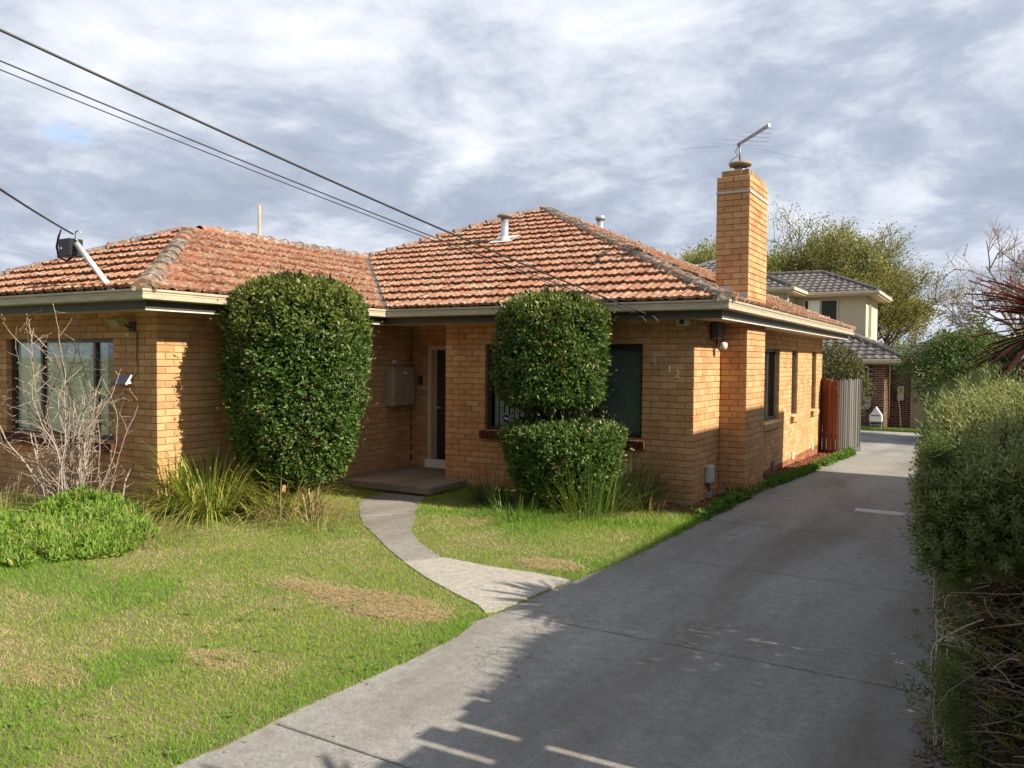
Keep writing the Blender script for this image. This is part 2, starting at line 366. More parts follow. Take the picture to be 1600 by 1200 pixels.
slab('concrete_slab', [(-4.35, -1.0), (-3.95, -2.05), (-3.12, -2.96), (-2.72, -2.40), (-3.25, -1.55), (-3.58, -1.02)], M['path'], pt, .08, 0, zp)
slab('concrete_slab', [(-3.10, -2.98), (-2.74, -3.34), (-2.48, -3.51), (-2.15, -3.24), (-2.52, -2.66), (-2.70, -2.41)], M['path'], pt, .08, 0, zp)
slab('concrete_slab', [(-2.46, -3.53), (-1.84, -4.02), (-1.36, -4.36), (-1.17, -4.04), (-1.74, -3.63), (-2.12, -3.26)], M['path'], pt, .08, 0, zp)
slab('concrete_slab', [(-1.34, -4.38), (-.84, -4.7), (-.37, -4.95), (-.06, -5.1), (.08, -5.22), (.14, -5.16), (.19, -4.6), (.235, -4.09), (-.12, -4.05), (-.55, -4.07), (-.9, -4.05), (-1.14, -4.03)], M['path2'], pt, .08, 0, zp)
PATH = np.array([(-4.35, -1.0), (-3.95, -2.05), (-3.12, -2.96), (-2.48, -3.52), (-1.84, -4.02), (-1.35, -4.38), (-.84, -4.7), (-.37, -4.95), (-.06, -5.1), (.1, -5.22), (.25, -4.08), (-.55, -4.07), (-1.15, -4.03), (-1.74, -3.63), (-2.13, -3.25), (-2.71, -2.4), (-3.25, -1.55), (-3.58, -1.0)])
def inpoly(x, y, P):
    r = np.zeros(len(x), bool); n = len(P)
    for i in range(n):
        (x1, y1), (x2, y2) = P[i], P[(i+1) % n]
        c = ((y1 > y) != (y2 > y)) & (x < (x2-x1)*(y-y1)/(y2-y1+1e-12)+x1); r ^= c
    return r
# ------------------------------------------------------------------ house
XW, YW, DW = -5.273, -4.133, .813
O, ZG, TP, RW = .61, 2.642, .4509, 2.83
WX = XW+O; LX = WX-2*RW; RM = (O-LX)/2; YB = -O+2*RM; YF = YB-O; XL = LX+O
house = empty('brick_house', (0, 0, 0), 'single-storey cream brick house with terracotta tiled roof and tall chimney', 'house')
BR = []          # every brick: (wall object, centre, R, size, colour, weight)
PAL = np.array([.012, .006, .006])+np.array([(.48, .27, .115), (.50, .29, .125), (.46, .25, .10), (.52, .31, .14), (.47, .26, .105), (.42, .215, .08), (.50, .28, .12), (.41, .215, .09), (.54, .335, .16)])
PAL = PAL*.7+PAL.mean(0)*.3+np.array([.004, .004, .010])
REDP = np.array([(.26, .095, .045), (.30, .115, .055), (.22, .08, .04)])
ZC, HC = .056, .086
class Wall:
    def __init__(s, name, org, al, inw, length, z0, z1, ops, par, skip=(), open_end=False):
        s.o = np.array([*org, 0.]); s.a = np.array([*al, 0.]); s.n = np.array([*inw, 0.]); s.len = length
        s.R = np.stack([s.a, s.n, np.array([0, 0, 1.])], -1)
        g = G(); cuts = sorted({.012, length-.0} | {q for op in ops for q in op[:2]})
        for c0, c1 in zip(cuts[:-1], cuts[1:]):
            mid = (c0+c1)/2; op = [p for p in ops if p[0] < mid < p[1]]
            if op: segs = [(z0, op[0][2]), (op[0][3], z1)]
            else: segs = [(z0, z1)]
            for (za_, zb_) in segs:
                if zb_-za_ > .01: g.box(c0+(.004 if op == [] and c0 > .1 else 0), c1-(.004 if op == [] and c1 < length-.1 else 0), .011, .105, za_, zb_, (s.R, s.o))
        s.ob = g.build(name, M['mortar'], house)
        k0 = math.floor((z0-ZC)/HC); k1 = math.ceil((z1-ZC)/HC)
        for k in range(k0, k1):
            za_ = ZC+k*HC; zm = za_+HC/2; par_k = (k+par) % 2
            iv = [(0. if par_k else .12, length)]
            for op in list(ops)+list(skip):
                if op[2] < zm < op[3]:
                    nv = []
                    for (p, q) in iv:
                        if op[1] <= p or op[0] >= q: nv.append((p, q))
                        else:
                            if op[0]-p > .03: nv.append((p, op[0]))
                            if q-op[1] > .03: nv.append((op[1], q))
                    iv = nv
            for (p, q) in iv:
                js = [p]+[t for t in np.arange(-.24, length+.3, .24)+(0 if par_k else .12) if p+.06 < t < q-.05]+[q+.01]
                for t0, t1 in zip(js[:-1], js[1:]):
                    l = t1-t0-.01+rng.normal()*.001
                    c = s.o+s.a*((t0+t1-.01)/2)+s.n*(.055+rng.normal()*.0012)+np.array([0, 0, za_+.043])
                    cc = PAL[rng.integers(len(PAL))]*rng.uniform(.93, 1.06)
                    if rng.random() < .05: cc = cc*np.array([1.0, .8, .72])
                    if al == (0, 1) and s.o[0] > -.1 and zm < -.04 and c[1] > 2.4: cc = REDP[rng.integers(3)]
                    BR.append((s.ob, c, s.R, (round(l, 3), .11, .076), cc))
    def at(s, t, d, z): return s.o+s.a*t+s.n*d+np.array([0, 0, z])
WH, WS = ZC+24*HC, ZC+9*HC            # window head and sill heights
front = Wall('front_wall', (0, 0), (-1, 0), (0, 1), -(-3.97), -.38, 2.46, [(.72, 3.24, WS, WH)], 0)
side = Wall('side_wall', (0, 0), (0, 1), (-1, 0), YF, -.55, 2.46, [(3.82, 5.14, WS, WH), (6.24, 6.84, WS, WH), (8.4, 8.96, WS, WH)], 1, [(1.2, 2.28, -1, 5)])
wfront = Wall('wing_front_wall', (XW, YW), (-1, 0), (0, 1), XW-XL, -.3, 2.46, [(.86, 3.33, WS, WH)], 0)
wside = Wall('wing_side_wall', (XW, YW), (0, 1), (-1, 0), DW-YW, -.4, 2.46, [], 1)
DT0, DT1 = .34, 1.22
dwall = Wall('porch_wall', (XW, DW), (1, 0), (0, 1), -3.97-XW, -.3, 2.46, [(DT0, DT1, .05, WH)], 1)
pwall = Wall('porch_return_wall', (-3.97, DW), (0, -1), (1, 0), DW-.125, -.3, 2.46, [], 0)
# pier and chimney share one shaft
CX0, CX1, CY0, CY1, CZ = -.09, .38, 1.2, 2.28, 4.55
pf = Wall('chimney_pier_front', (CX1, CY0), (-1, 0), (0, 1), CX1-.002, -.38, 2.47, [], 0)
ps = Wall('chimney_pier_side', (CX1, CY0), (0, 1), (-1, 0), CY1-CY0, -.4, 2.47, [], 1)
cf = Wall('chimney_front', (CX1, CY0), (-1, 0), (0, 1), CX1-CX0, 2.47, CZ-HC, [], 0)
cs = Wall('chimney_side', (CX1, CY0), (0, 1), (-1, 0), CY1-CY0, 2.47, CZ-HC, [], 1)
cl = Wall('chimney_left_side', (CX0, CY1), (0, -1), (1, 0), CY1-CY0-.12, 2.47, CZ-HC, [], 1)
cbk = Wall('chimney_back', (CX0+.115, CY1), (1, 0), (0, -1), CX1-CX0-.24, 2.47, CZ-HC, [], 0)
# ragged top course, one brick set back
for (x, y, l, r) in ((.15, 1.265, .23, 0), (.315, 1.27, .09, 0), (-.0, 1.275, .06, 0), (.31, 1.45, .23, 1), (.31, 1.69, .23, 1), (.312, 1.93, .23, 1), (.305, 2.13, .13, 1), (-.02, 1.6, .23, 1), (-.02, 1.85, .23, 1)):
    R = np.eye(3) if not r else np.stack([np.array([0, 1., 0]), np.array([-1., 0, 0]), np.array([0, 0, 1.])], -1)
    BR.append((cf.ob, np.array([x, y, ZC+HC*math.ceil((CZ-HC-ZC)/HC)+.043]), R, (l, .11, .076), np.array((.33, .23, .13))*rng.uniform(.8, 1.1)))
def brick_rows():
    MV = {}
    sc = []
    HID = [(462, 590, 118, 160), (868, 560, 98, 110), (880, 710, 105, 70), (140, 830, 140, 60), (390, 770, 130, 50)]
    for i, (wo_, c, R, sz, cc) in enumerate(BR):
        x, y, z = proj(c-R[:, 1]*.055); nrm = -R[:, 1]; view = (CAM-c)/np.linalg.norm(CAM-c)
        area = sz[0]*sz[2]*max(0, nrm@view)/z**2
        ok = 0 < x < 1600 and 0 < y < 1180 and nrm@view > 0.02
        for (hx, hy, a, b) in HID:
            if ((x-hx)/a)**2+((y-hy)/b)**2 < 1: ok = False
        if wo_ is cf.ob or wo_ is cs.ob: ok = ok and c[2] > ZG+.25
        elif c[2] > 2.40: ok = False
        if c[2] < .06: ok = False
        sc.append(area if ok else -1)
    order = np.argsort(sc)[::-1][:298]; top = set(int(i) for i in order)
    rest_v, rest_f, rest_c, n = [], [], [], 0
    for i, (wo_, c, R, sz, cc) in enumerate(BR):
        J = Matrix.Rotation(rng.normal()*.004, 3, 'X')@Matrix.Rotation(rng.normal()*.003, 3, 'Z')
        RR = R@np.array(J); ch = .004
        if i in top and sc[i] > 0:
            L_ = .23 if abs(sz[0]-.23) < .004 else (.11 if abs(sz[0]-.11) < .004 else sz[0])
            key = (L_, int(np.argmin(((PAL-cc)**2).sum(1))))
            if key not in MV:
                V, F = cbox(L_, sz[1], sz[2], ch); F3 = [f for f in F if len(f) == 3]; F4 = [f for f in F if len(f) == 4]
                MV[key] = npmesh('brick', V, [np.array(F3), np.array(F4)], PAL[key[1]]); MV[key].materials.append(M['brick'])
            m4 = Matrix(RR.tolist()).to_4x4(); m4.translation = Vector(c)
            put(MV[key], 'brick', M['brick'], wo_, m4)
        else:
            V, F = cbox(*sz, ch); rest_v.append(V@RR.T+c); rest_c.append(np.tile(cc, (24, 1)))
            rest_f.append((n, F)); n += 24
    F3 = np.array([[j+b for j in f] for b, F in rest_f for f in F if len(f) == 3]); F4 = np.array([[j+b for j in f] for b, F in rest_f for f in F if len(f) == 4])
    o = mk('brickwork', np.concatenate(rest_v), [F3, F4], M['brick'], house, np.concatenate(rest_c)); o['kind'] = 'stuff'
# inside: floor, ceiling, back walls so that the rooms are dark
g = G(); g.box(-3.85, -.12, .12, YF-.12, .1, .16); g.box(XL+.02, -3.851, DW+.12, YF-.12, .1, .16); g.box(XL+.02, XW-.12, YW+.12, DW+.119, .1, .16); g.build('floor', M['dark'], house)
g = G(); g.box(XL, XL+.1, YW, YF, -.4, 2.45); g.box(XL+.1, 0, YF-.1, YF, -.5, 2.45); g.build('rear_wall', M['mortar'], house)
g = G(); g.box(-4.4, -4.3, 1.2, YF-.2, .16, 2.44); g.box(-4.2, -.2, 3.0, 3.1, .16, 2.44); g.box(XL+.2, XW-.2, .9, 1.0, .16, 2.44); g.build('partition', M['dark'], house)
# ---- roof tiles
CT = math.cos(math.atan(TP)); ST = math.sin(math.atan(TP))
TW, TG, TLEN = .205, .345, .405
prof = [(0, .026), (.09, .027), (.16, .014), (.30, .006), (.43, .010), (.50, .020), (.58, .010), (.70, .006), (.84, .014), (.92, .025), (.985, .026)]
def tile_geo():
    V = []; n = len(prof)
    for (u, h) in prof: V.append((u*TW, 0, h+.030))
    for (u, h) in prof: V.append((u*TW, TLEN, h-.022))
    for (u, h) in prof: V.append((u*TW, .004, h-.014))
    F = [(i, i+1, n+i+1, n+i) for i in range(n-1)]+[(2*n+i, 2*n+i+1, i+1, i) for i in range(n-1)]
    F += [(2*n-1, n-1, 3*n-1)] if False else []
    return np.array(V), np.array(F)
TV, TF = tile_geo()
TSH = np.ones((len(TV), 1)); TSH[2*len(prof):] = .32      # lower edges of tile ends coloured darker, strengthening the course lines
TPAL = np.array([.74, .66, .60])*np.array([(.36, .155, .09), (.39, .18, .11), (.31, .125, .07), (.43, .215, .14), (.37, .17, .10), (.28, .12, .075), (.40, .20, .125), (.34, .16, .105)])
roof = G()
zd = ZG-.03
def rz(s): return zd+TP*s
AP = (O-RM, -O+RM); WAX = WX-RW; WAY = YW-O+RW; JN = (WX-RW, -O+RW)
dv_ = [(O, -O, rz(0)), (AP[0], AP[1], rz(RM)), (JN[0], JN[1], rz(RW)), (WX, -O, rz(0)), (O, YB, rz(0)), (LX, YB, rz(0)), (WX, YW-O, rz(0)), (WAX, WAY, rz(RW)), (LX, YW-O, rz(0))]
roof.add(dv_, [(0, 1, 2, 3), (0, 4, 1), (4, 5, 1)]); roof.ng.append([6, 3, 2, 7]); roof.ng.append([6, 7, 8]); roof.ng.append([8, 7, 2, 1, 5])
roof = roof.build('roof', M['deck'], house)
TILES = []
def roof_face(org, A, Up, na, ns, cons):
    """org: eave corner (x,y); A along the eave; Up horizontal upslope direction; cons: list of (fa, fs, c) keeping fa*a+fs*s<=c"""
    A3 = np.array([*A, 0.]); U3 = np.array([Up[0]*CT, Up[1]*CT, ST]); N3 = np.cross(A3, U3)
    if N3[2] < 0: N3 = -N3
    R = np.stack([A3, U3, N3], -1); o3 = np.array([*org, ZG])
    for j in range(ns):
        for i in range(na):
            a0 = i*TW; y0 = .055+j*TG
            c4 = [(a0, y0*CT), (a0+TW, y0*CT), (a0, (y0+TLEN)*CT), (a0+TW, (y0+TLEN)*CT)]
            full = True; out = False; cutc = []
            for (fa, fs, c) in cons:
                v = [fa*a+fs*s for a, s in c4]
                if min(v) >= c: out = True; break
                if max(v) > c+1e-6: full = False; cutc.append((fa, fs, c))
            if out: continue
            p = o3+A3*a0+U3*y0+N3*(rng.normal()*.0025)
            TILES.append((p, R, full, cutc, (a0, y0)))
# constraints in (a, s)
wM = O-LX
roof_face((O, -O), (-1, 0), (0, 1), 54, 18, [(-1, 1, 0), (1, 1, wM), (1, -1, O-WX-.05)])            # main front: s<=a; s<=wM-a; s>=a-(O-WX)
roof_face((O, -O), (0, 1), (-1, 0), 54, 18, [(-1, 1, 0), (1, 1, 2*RM)])                              # main right
roof_face((LX, YW-O), (1, 0), (0, 1), 28, 9, [(-1, 1, 0), (1, 1, 2*RW)])                              # wing front
roof_face((WX, YW-O), (0, 1), (-1, 0), 36, 10, [(-1, 1, 0), (0, 1, RW), (1, -1, -YW-.05)])            # wing right: s>=Y+O = a+YW ... a - s <= -YW
def lay_tiles():
    sc = []
    for (p, R, full, cutc, _) in TILES:
        c = p+R[:, 0]*.1+R[:, 1]*.17; x, y, z = proj(c); view = (CAM-c)/np.linalg.norm(CAM-c)
        ok = -10 < x < 1610 and y > 0 and full and R[:, 2]@view > .01
        if 355 < x < 570 and y > 440 or 785 < x < 955 and y > 458: ok = False
        sc.append(R[:, 2]@view/z**2 if ok else -1)
    top = set(int(i) for i in np.argsort(sc)[::-1][:298]); MV = {}
    rv, rf, rc_, n = [], [], [], 0; cv, cfs, ccol, cn = [], [], [], 0
    for i, (p, R, full, cutc, (a0, y0)) in enumerate(TILES):
        ci = int(rng.integers(len(TPAL))); cc = TPAL[ci]*rng.uniform(.9, 1.1)
        if full and i in top:
            if ci not in MV:
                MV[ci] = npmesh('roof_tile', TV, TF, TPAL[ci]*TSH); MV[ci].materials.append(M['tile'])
            m4 = Matrix(R.tolist()).to_4x4(); m4.translation = Vector(p); put(MV[ci], 'roof_tile', M['tile'], roof, m4)
        elif full:
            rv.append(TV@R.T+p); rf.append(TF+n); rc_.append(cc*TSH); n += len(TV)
        else:
            bm = bmesh.new(); vv = [bm.verts.new(v) for v in TV]
            for f in TF: bm.faces.new([vv[k] for k in f])
            for (fa, fs, c) in cutc:
                # plane in tile space: fa*(a0+x)+fs*CT*(y0+y) = c
                nrm = Vector((fa, fs*CT, 0)); d = c-fa*a0-fs*CT*y0; pco = nrm*(d/nrm.length_squared)
                bmesh.ops.bisect_plane(bm, geom=bm.verts[:]+bm.edges[:]+bm.faces[:], plane_co=pco, plane_no=nrm, clear_outer=True)
            if len(bm.faces):
                bmesh.ops.triangulate(bm, faces=bm.faces[:]); bm.verts.index_update()
                V = np.array([v.co for v in bm.verts]); F = np.array([[v.index for v in f.verts] for f in bm.faces])
                cv.append(V@R.T+p); cfs.append(F+cn); ccol.append(np.tile(cc, (len(V), 1))); cn += len(V)
            bm.free()
    V = np.concatenate(rv+cv); o = mk('tile_field', V, [np.concatenate(rf), np.concatenate(cfs)+n], M['tile'], roof, np.concatenate(rc_+ccol)); o['kind'] = 'stuff'
def ridge(p, q, dz=.0, step=.36, cs_=1.0):
    p = np.array([p[0], p[1], ZG+TP*p[2]+dz]); q = np.array([q[0], q[1], ZG+TP*q[2]+dz]); d = q-p; Ln = np.linalg.norm(d); d /= Ln
    X = np.cross(d, [0, 0, 1.]); X /= np.linalg.norm(X); Z = np.cross(X, d); R = np.stack([X, d, Z], -1)
    arc = [(-.12, -.05), (-.108, .010), (-.068, .050), (0, .068), (.068, .050), (.108, .010), (.12, -.05)]; m = len(arc)
    V = []
    for (y, s_, b) in ((0, 1.10, .012), (.045, 1.10, .012), (.05, 1.02, .004), (.40, .94, -.012)):
        V += [(x*s_, y, z*s_+b) for x, z in arc]
    V += [(x*.9, 0, z*.9-.012) for x, z in arc]
    F = [(r*m+i, r*m+i+1, (r+1)*m+i+1, (r+1)*m+i) for r in range(3) for i in range(m-1)]+[(4*m+i, 4*m+i+1, i+1, i) for i in range(m-1)]+[(4*m, 4*m+1, 4*m+2, 4*m+6), (4*m+2, 4*m+3, 4*m+4, 4*m+6), (4*m+4, 4*m+5, 4*m+6, 4*m+6)][:2]+[(4*m+4, 4*m+5, 4*m+6, 4*m+4)][:0]
    k = int(Ln/step)
    CP = [(.16, .105, .08), (.13, .095, .08), (.19, .11, .075), (.12, .095, .085), (.25, .115, .07), (.15, .115, .10)]
    for i in range(k+1):
        y = i*step
        if y > Ln-.30: break
        key = int(rng.integers(len(CP)))
        if key not in CAPM:
            CAPM[key] = npmesh('ridge_tile', V, np.array(F), CP[key]); CAPM[key].materials.append(M['cap'])
        J = np.array(Matrix.Rotation(rng.normal()*.018, 3, 'Y')@Matrix.Rotation(rng.normal()*.015, 3, 'X'))
        m4 = Matrix((R@J).tolist()).to_4x4(); m4.translation = Vector(p+d*y+Z*rng.normal()*.006); put(CAPM[key], 'ridge_tile', M['cap'], roof, m4)
CAPM = {}
def ridges():
    ridge((O-.05, -O+.05, .05), (AP[0], AP[1], RM)); ridge((JN[0]+.05, JN[1]+.05, RW+.05), (AP[0], AP[1], RM)); ridge((O-.05, YB-.05, .05), (AP[0], AP[1], RM))
    ridge((WX-.05, YW-O+.05, .05), (WAX, WAY, RW)); ridge((LX+.05, YW-O+.05, .05), (WAX, WAY, RW)); ridge((WAX, JN[1], RW), (WAX, WAY, RW))
ridges(); brick_rows(); lay_tiles()
# valley tray
g = G(); vz = lambda s: ZG+TP*s+.004
for sg in (1,):
    p0, p1 = np.array([WX, -O, vz(0)]), np.array([JN[0], JN[1], vz(RW)])
    g.add([p0+[.07, 0, 0.0], p0+[-.07, .0, 0.0], p1+[-.07, 0, 0.03], p1+[.07, 0, .03]], [(0, 3, 2, 1)])
g.build('valley_tray', simple('valley_metal', (.10, .09, .08), .6, .2), roof)
# ---- gutters, fascias, soffit
POLY = [(LX, YW-O), (WX, YW-O), (WX, -O), (O, -O), (O, YB), (LX, YB)]
def off(d):
    n = len(POLY); r = []
    for i in range(n):
        a, b, c = np.array(POLY[i-1]), np.array(POLY[i]), np.array(POLY[(i+1) % n])
        e1 = (b-a)/np.linalg.norm(b-a); e2 = (c-b)/np.linalg.norm(c-b)
        r.append(b-d*(np.array([e1[1], -e1[0]])+np.array([e2[1], -e2[0]])))
    return r
def sweep(name, prf, mat, only=None):
    rings = [[(x, y, z) for x, y in off(d)] for d, z in prf]; n = len(POLY)
    for i in range(n):
        if only and i not in only: continue
        j = (i+1) % n; g = G(); V = []
        for r in rings: V += [r[i], r[j]]
        g.add(V, [(2*k, 2*k+1, 2*k+3, 2*k+2) for k in range(len(prf)-1)]); g.build(name, mat, house)
sweep('gutter', [(.10, ZG-.02), (.016, ZG-.02), (.016, ZG+.004), (.0, ZG+.004), (.0, ZG-.022), (.005, ZG-.026), (.005, ZG-.05), (.009, ZG-.054), (.009, ZG-.078), (.004, ZG-.082), (.004, ZG-.108), (.022, ZG-.118), (.118, ZG-.118)], M['gutter'])
sweep('fascia', [(.118, ZG-.03), (.118, ZG-.215), (.142, ZG-.215)], M['fascia'])
sweep('sunlit_soffit_bead', [(.139, ZG-.213), (.114, ZG-.213), (.114, ZG-.227), (.145, ZG-.227)], M['bead'], (1, 3))  # pale bead on sunny sides only, putting their sunlit fascia edge into colour
g = G(); P = off(.14)
g.add([(x, y, ZG-.205) for x, y in P], []); g.ng.append([5, 4, 3, 2, 1, 0]); g.build('soffit', M['soffit'], house)
# ---- windows
def window(wl, t0, t1, mull, curtain, name='window', dep=.075, sillmat=None, sillcol=None):
    wroot = bpy.data.objects.new(name, None); COL.objects.link(wroot); wroot.parent = house
    MX = (wl.R, wl.o); z0, z1 = WS, WH; fw = .05
    g = G()
    for (a, b, c, d) in ((t0, t0+fw, z0, z1), (t1-fw, t1, z0, z1), (t0+fw, t1-fw, z0, z0+fw), (t0+fw, t1-fw, z1-fw, z1)): g.box(a, b, dep, dep+.06, c, d, MX, .003)
    for m_ in mull: g.box(m_-.028, m_+.028, dep-.004, dep+.055, z0+fw, z1-fw, MX, .003)
    g.build('frame', M['frame'], wroot)
    es = [t0+fw]+list(mull)+[t1-fw]
    for a, b in zip(es[:-1], es[1:]):
        G().box(a+.002, b-.002, dep+.028, dep+.032, z0+fw, z1-fw, MX).build('pane', M['glass'], wroot)
    for c in curtain:
        if c[0] == 'sheer':
            a, b = c[1:3]; n = int((b-a)/.02); tt = np.linspace(a, b, n); yy = dep+.075+.014*np.sin(tt*47)+.006*np.sin(tt*101+1)
            V = np.concatenate([[wl.at(t, y, z0+.01) for t, y in zip(tt, yy)], [wl.at(t, y, z1) for t, y in zip(tt, yy)]])
            mk('curtain', V, np.array([(i, i+1, n+i+1, n+i) for i in range(n-1)]), M['curtain'], wroot, smooth=True)
        if c[0] == 'dark': G().box(c[1], c[2], dep+.12, dep+.125, z0+.01, z1, MX).build('roller_blind', simple('dark_blind', (.15, .16, .15), .8, .15), wroot)
        if c[0] == 'slats':
            a, b = c[1:3]; k = 0; t = a
            while t+.09 <= b+.05:
                ang = .28; g = G(); p = [wl.at(t+.004, dep+.14, 0), wl.at(t+.088, dep+.14+.09*math.sin(ang), 0)]
                V = [p[0]+[0, 0, z0+.03], p[1]+[0, 0, z0+.03], p[1]+[0, 0, z1-.05], p[0]+[0, 0, z1-.05]]; n2 = wl.n*.003
                V = V+[v+n2 for v in V]
                g.add(V, [(0, 1, 2, 3), (7, 6, 5, 4), (0, 4, 5, 1), (2, 6, 7, 3), (1, 5, 6, 2), (0, 3, 7, 4)]); g.build('blind_slat', M['blind'], wroot); t += .09
    # sill of bricks on edge
    if sillcol is not None:
        t = t0-.06; i = 0
        while t < t1+.06-.03:
            l = min(.076, t1+.06-t); R = wl.R; ang = .16
            Rx = np.array(Matrix.Rotation(-ang, 3, 'X')); c = wl.at(t+l/2, .015, z0-.068)
            V, F = cbox(l, .17, .115, .004); g = G(); cc = np.array(sillcol[i % len(sillcol)])*rng.uniform(.85, 1.1)
            g.add(V@(R@(Rx.T)).T+c, F, cc); g.build('sill_brick', M['brick'], wroot); t += .086; i += 1
        G().box(t0-.05, t1+.05, .012, .09, z0-.12, z0-.012, MX).build('sill_mortar', M['mortar'], wroot)
    return wroot
DKS = [(.10, .032, .022), (.12, .04, .026), (.085, .028, .02)]; CRS = [(.47, .29, .13), (.50, .32, .15)]
window(wfront, .86, 3.33, [1.36, 2.57], [('sheer', 1.2, 2.62), ('sheer', 2.7, 3.28)], sillcol=DKS)
window(front, .72, 3.24, [1.45, 2.55], [('slats', 1.5, 3.2), ('dark', .76, 1.44)], sillcol=DKS)
window(side, 3.82, 5.14, [4.48], [('sheer', 3.86, 4.75)], sillcol=CRS)
window(side, 6.24, 6.84, [], [('sheer', 6.25, 6.8)], sillcol=CRS)
window(side, 8.4, 8.96, [], [('sheer', 8.42, 8.9)], sillcol=CRS)
# ---- door, step, porch
droot = bpy.data.objects.new('door', None); COL.objects.link(droot); droot.parent = house
MX = (dwall.R, dwall.o); g = G()
for (a, b, c, d) in ((DT0, DT0+.075, .18, WH), (DT1-.075, DT1, .18, WH), (DT0+.075, DT1-.075, WH-.075, WH)): g.box(a, b, .02, .11, c, d, MX, .004)
g.build('door_frame', M['cream'], droot)
g = G(); g.box(DT0+.075, DT0+.16, .07, .10, .18, WH-.075, MX, .003); g.build('door_jamb_stile', M['grey'], droot)
G().box(DT0+.16, DT1-.08, .085, .115, .2, WH-.08, MX, .003).build('door_leaf', M['black'], droot)
g = G(); p = dwall.at(DT0+.20, .06, 1.06); g.cyl(p, p+[0, .04, 0], .022); g.cyl(p, p+[.10, 0, 0], .009); g.build('door_handle', M['zinc'], droot)
G().box(DT0-.02, DT1, -.03, .1, .038, .178, MX, .006).build('door_step', M['white'], droot)
g = G(); g.prism([(XW+.004, -1.0), (-3.55, -1.0), (-3.55, -.004), (-3.97, -.004), (-3.97, DW-.004), (XW+.004, DW-.004)], -.055, .036); g.build('porch_slab', M['slab'], house)
x = XW+.05
while x < -3.66:
    G().box(x, x+.23, -.95, -.85, -.25, -.058, ch=.004, col=np.array((.20, .13, .075))*rng.uniform(.8, 1.15)).build('porch_base_brick', M['brick'], house); x += .24
y = -.83
while y < -.1: G().box(-3.71, -3.6, y, min(y+.23, -.01), -.25, -.058, ch=.004, col=np.array((.22, .14, .08))*rng.uniform(.8, 1.15)).build('porch_base_brick', M['brick'], house); y += .24
# ---- vents, flues, chimney trim
for y in (4.66, 6.5, 8.62):
    g = G(); g.box(.0035, .012, y-.11, y+.11, -.085 if y < 5 else -.075, .07 if y < 5 else .07)
    o = g.build('air_vent', M['dark'] if y < 5 else M['cream'], house)
    for k in range(4): G().box(.012, .016, y-.1, y+.1, -.06+k*.032, -.048+k*.032).build('vent_bar', M['rust'] if y < 5 else M['cream'], o)
def flue(x, y, z0, z1, r, cowl, rust):
    g = G(); g.lathe((x, y, 0), [(r, z0), (r, z1-.05), (r*.98, z1-.05)], 20); o = g.build('flue_pipe', M['zinc'], house, True)
    g = G(); g.lathe((x, y, z1-.05), cowl, 20); g.build('flue_cowl', M['rust'] if rust else M['zinc'], o, True)
    sb = z0+.15
    g = G(); g.lathe((x, y, sb-.03), [(r*1.6, -.05), (r*1.35, .03), (r*1.02, .06)], 20); g.build('flue_flashing', M['flash'], o, True); return o
fy = 2.62
flue(-4.49, fy, ZG+TP*(fy+O)-.1, ZG+TP*(fy+O)+.49, .075, [(.06, -.02), (.13, .0), (.15, .02), (.13, .045), (.02, .06), (.001, .06)], True)
g = G(); s_ = TP*(fy+O)+ZG+.045
g.add([(-4.73, fy-.2, s_-.2*TP), (-4.25, fy-.2, s_-.2*TP), (-4.25, fy+.2, s_+.2*TP), (-4.73, fy+.2, s_+.2*TP)], [(0, 1, 2, 3)]); g.build('flashing_sheet', M['flash'], house)
fo = flue(-4.07, 6.0, 4.5, 5.06, .075, [(.075, -.04), (.10, -.04), (.11, .0), (.11, .035), (.09, .05), (.001, .05)], False)
g = G(); g.lathe((.13, 1.62, CZ-.1), [(.085, 0), (.085, .30), (.06, .31)], 24); p = g.build('chimney_pot', M['zinc'], cf.ob, True)
g = G(); g.lathe((.13, 1.62, CZ+.20), [(.10, -.015), (.15, .0), (.165, .02), (.155, .045), (.08, .06), (.001, .062)], 24); g.build('pot_cap', M['rust'], p, True)
g = G()
for (a, b) in (((CX0-.004, CY0-.004), (CX1+.004, CY0-.004)), ((CX1+.004, CY0-.004), (CX1+.004, CY1)), ((CX0-.004, CY0-.004), (CX0-.004, CY1))):
    x0, x1 = sorted((a[0], b[0])); y0, y1 = sorted((a[1], b[1])); g.box(x0-.0015, x1+.0015, y0-.0015, y1+.0015, 4.285, 4.312)
g.build('metal_strap', M['lightgrey'], cf.ob)
G().box(CX0-.004, .145, CY0-.014, CY0-.004, 2.72, 2.97).build('chimney_flashing', M['flash'], cf.ob)
G().box(.148, CX1-.002, CY0-.013, CY0-.003, 2.58, 2.87).build('chimney_flashing', M['flash'], cf.ob)
# ------------------------------------------------------------------ fittings on the house
mb = empty('meter_box', (XW+.1, .45, 1.1), 'grey metal meter box on the brick wall beside the front door', 'meter box')
G().box(XW+.002, XW+.17, .12, .70, 1.10, 1.76, ch=.006).build('cabinet', M['grey'], mb)
G().box(XW+.171, XW+.185, .135, .685, 1.115, 1.745, ch=.004).build('cabinet_door', M['grey'], mb)
G().box(XW+.186, XW+.189, .38, .46, 1.64, 1.67).build('label_plate', M['white'], mb)
o = G().box(XW+.002, XW+.03, .30, .38, 1.80, 1.87, ch=.004).build('wall_plate', M['white']); tag(o, 'tiny white plate on the wall above the meter box', 'wall plate')
o = G().box(XW+.22-.05, XW+.26, DW-.03, DW-.002, 1.45, 1.60, ch=.005).build('door_bell', M['dark']); tag(o, 'small dark doorbell plate between meter box and front door', 'doorbell')
cam_ = empty('security_camera', (-.12, -.06, 2.34), 'small beige security camera box under the front eave near the corner', 'security camera')
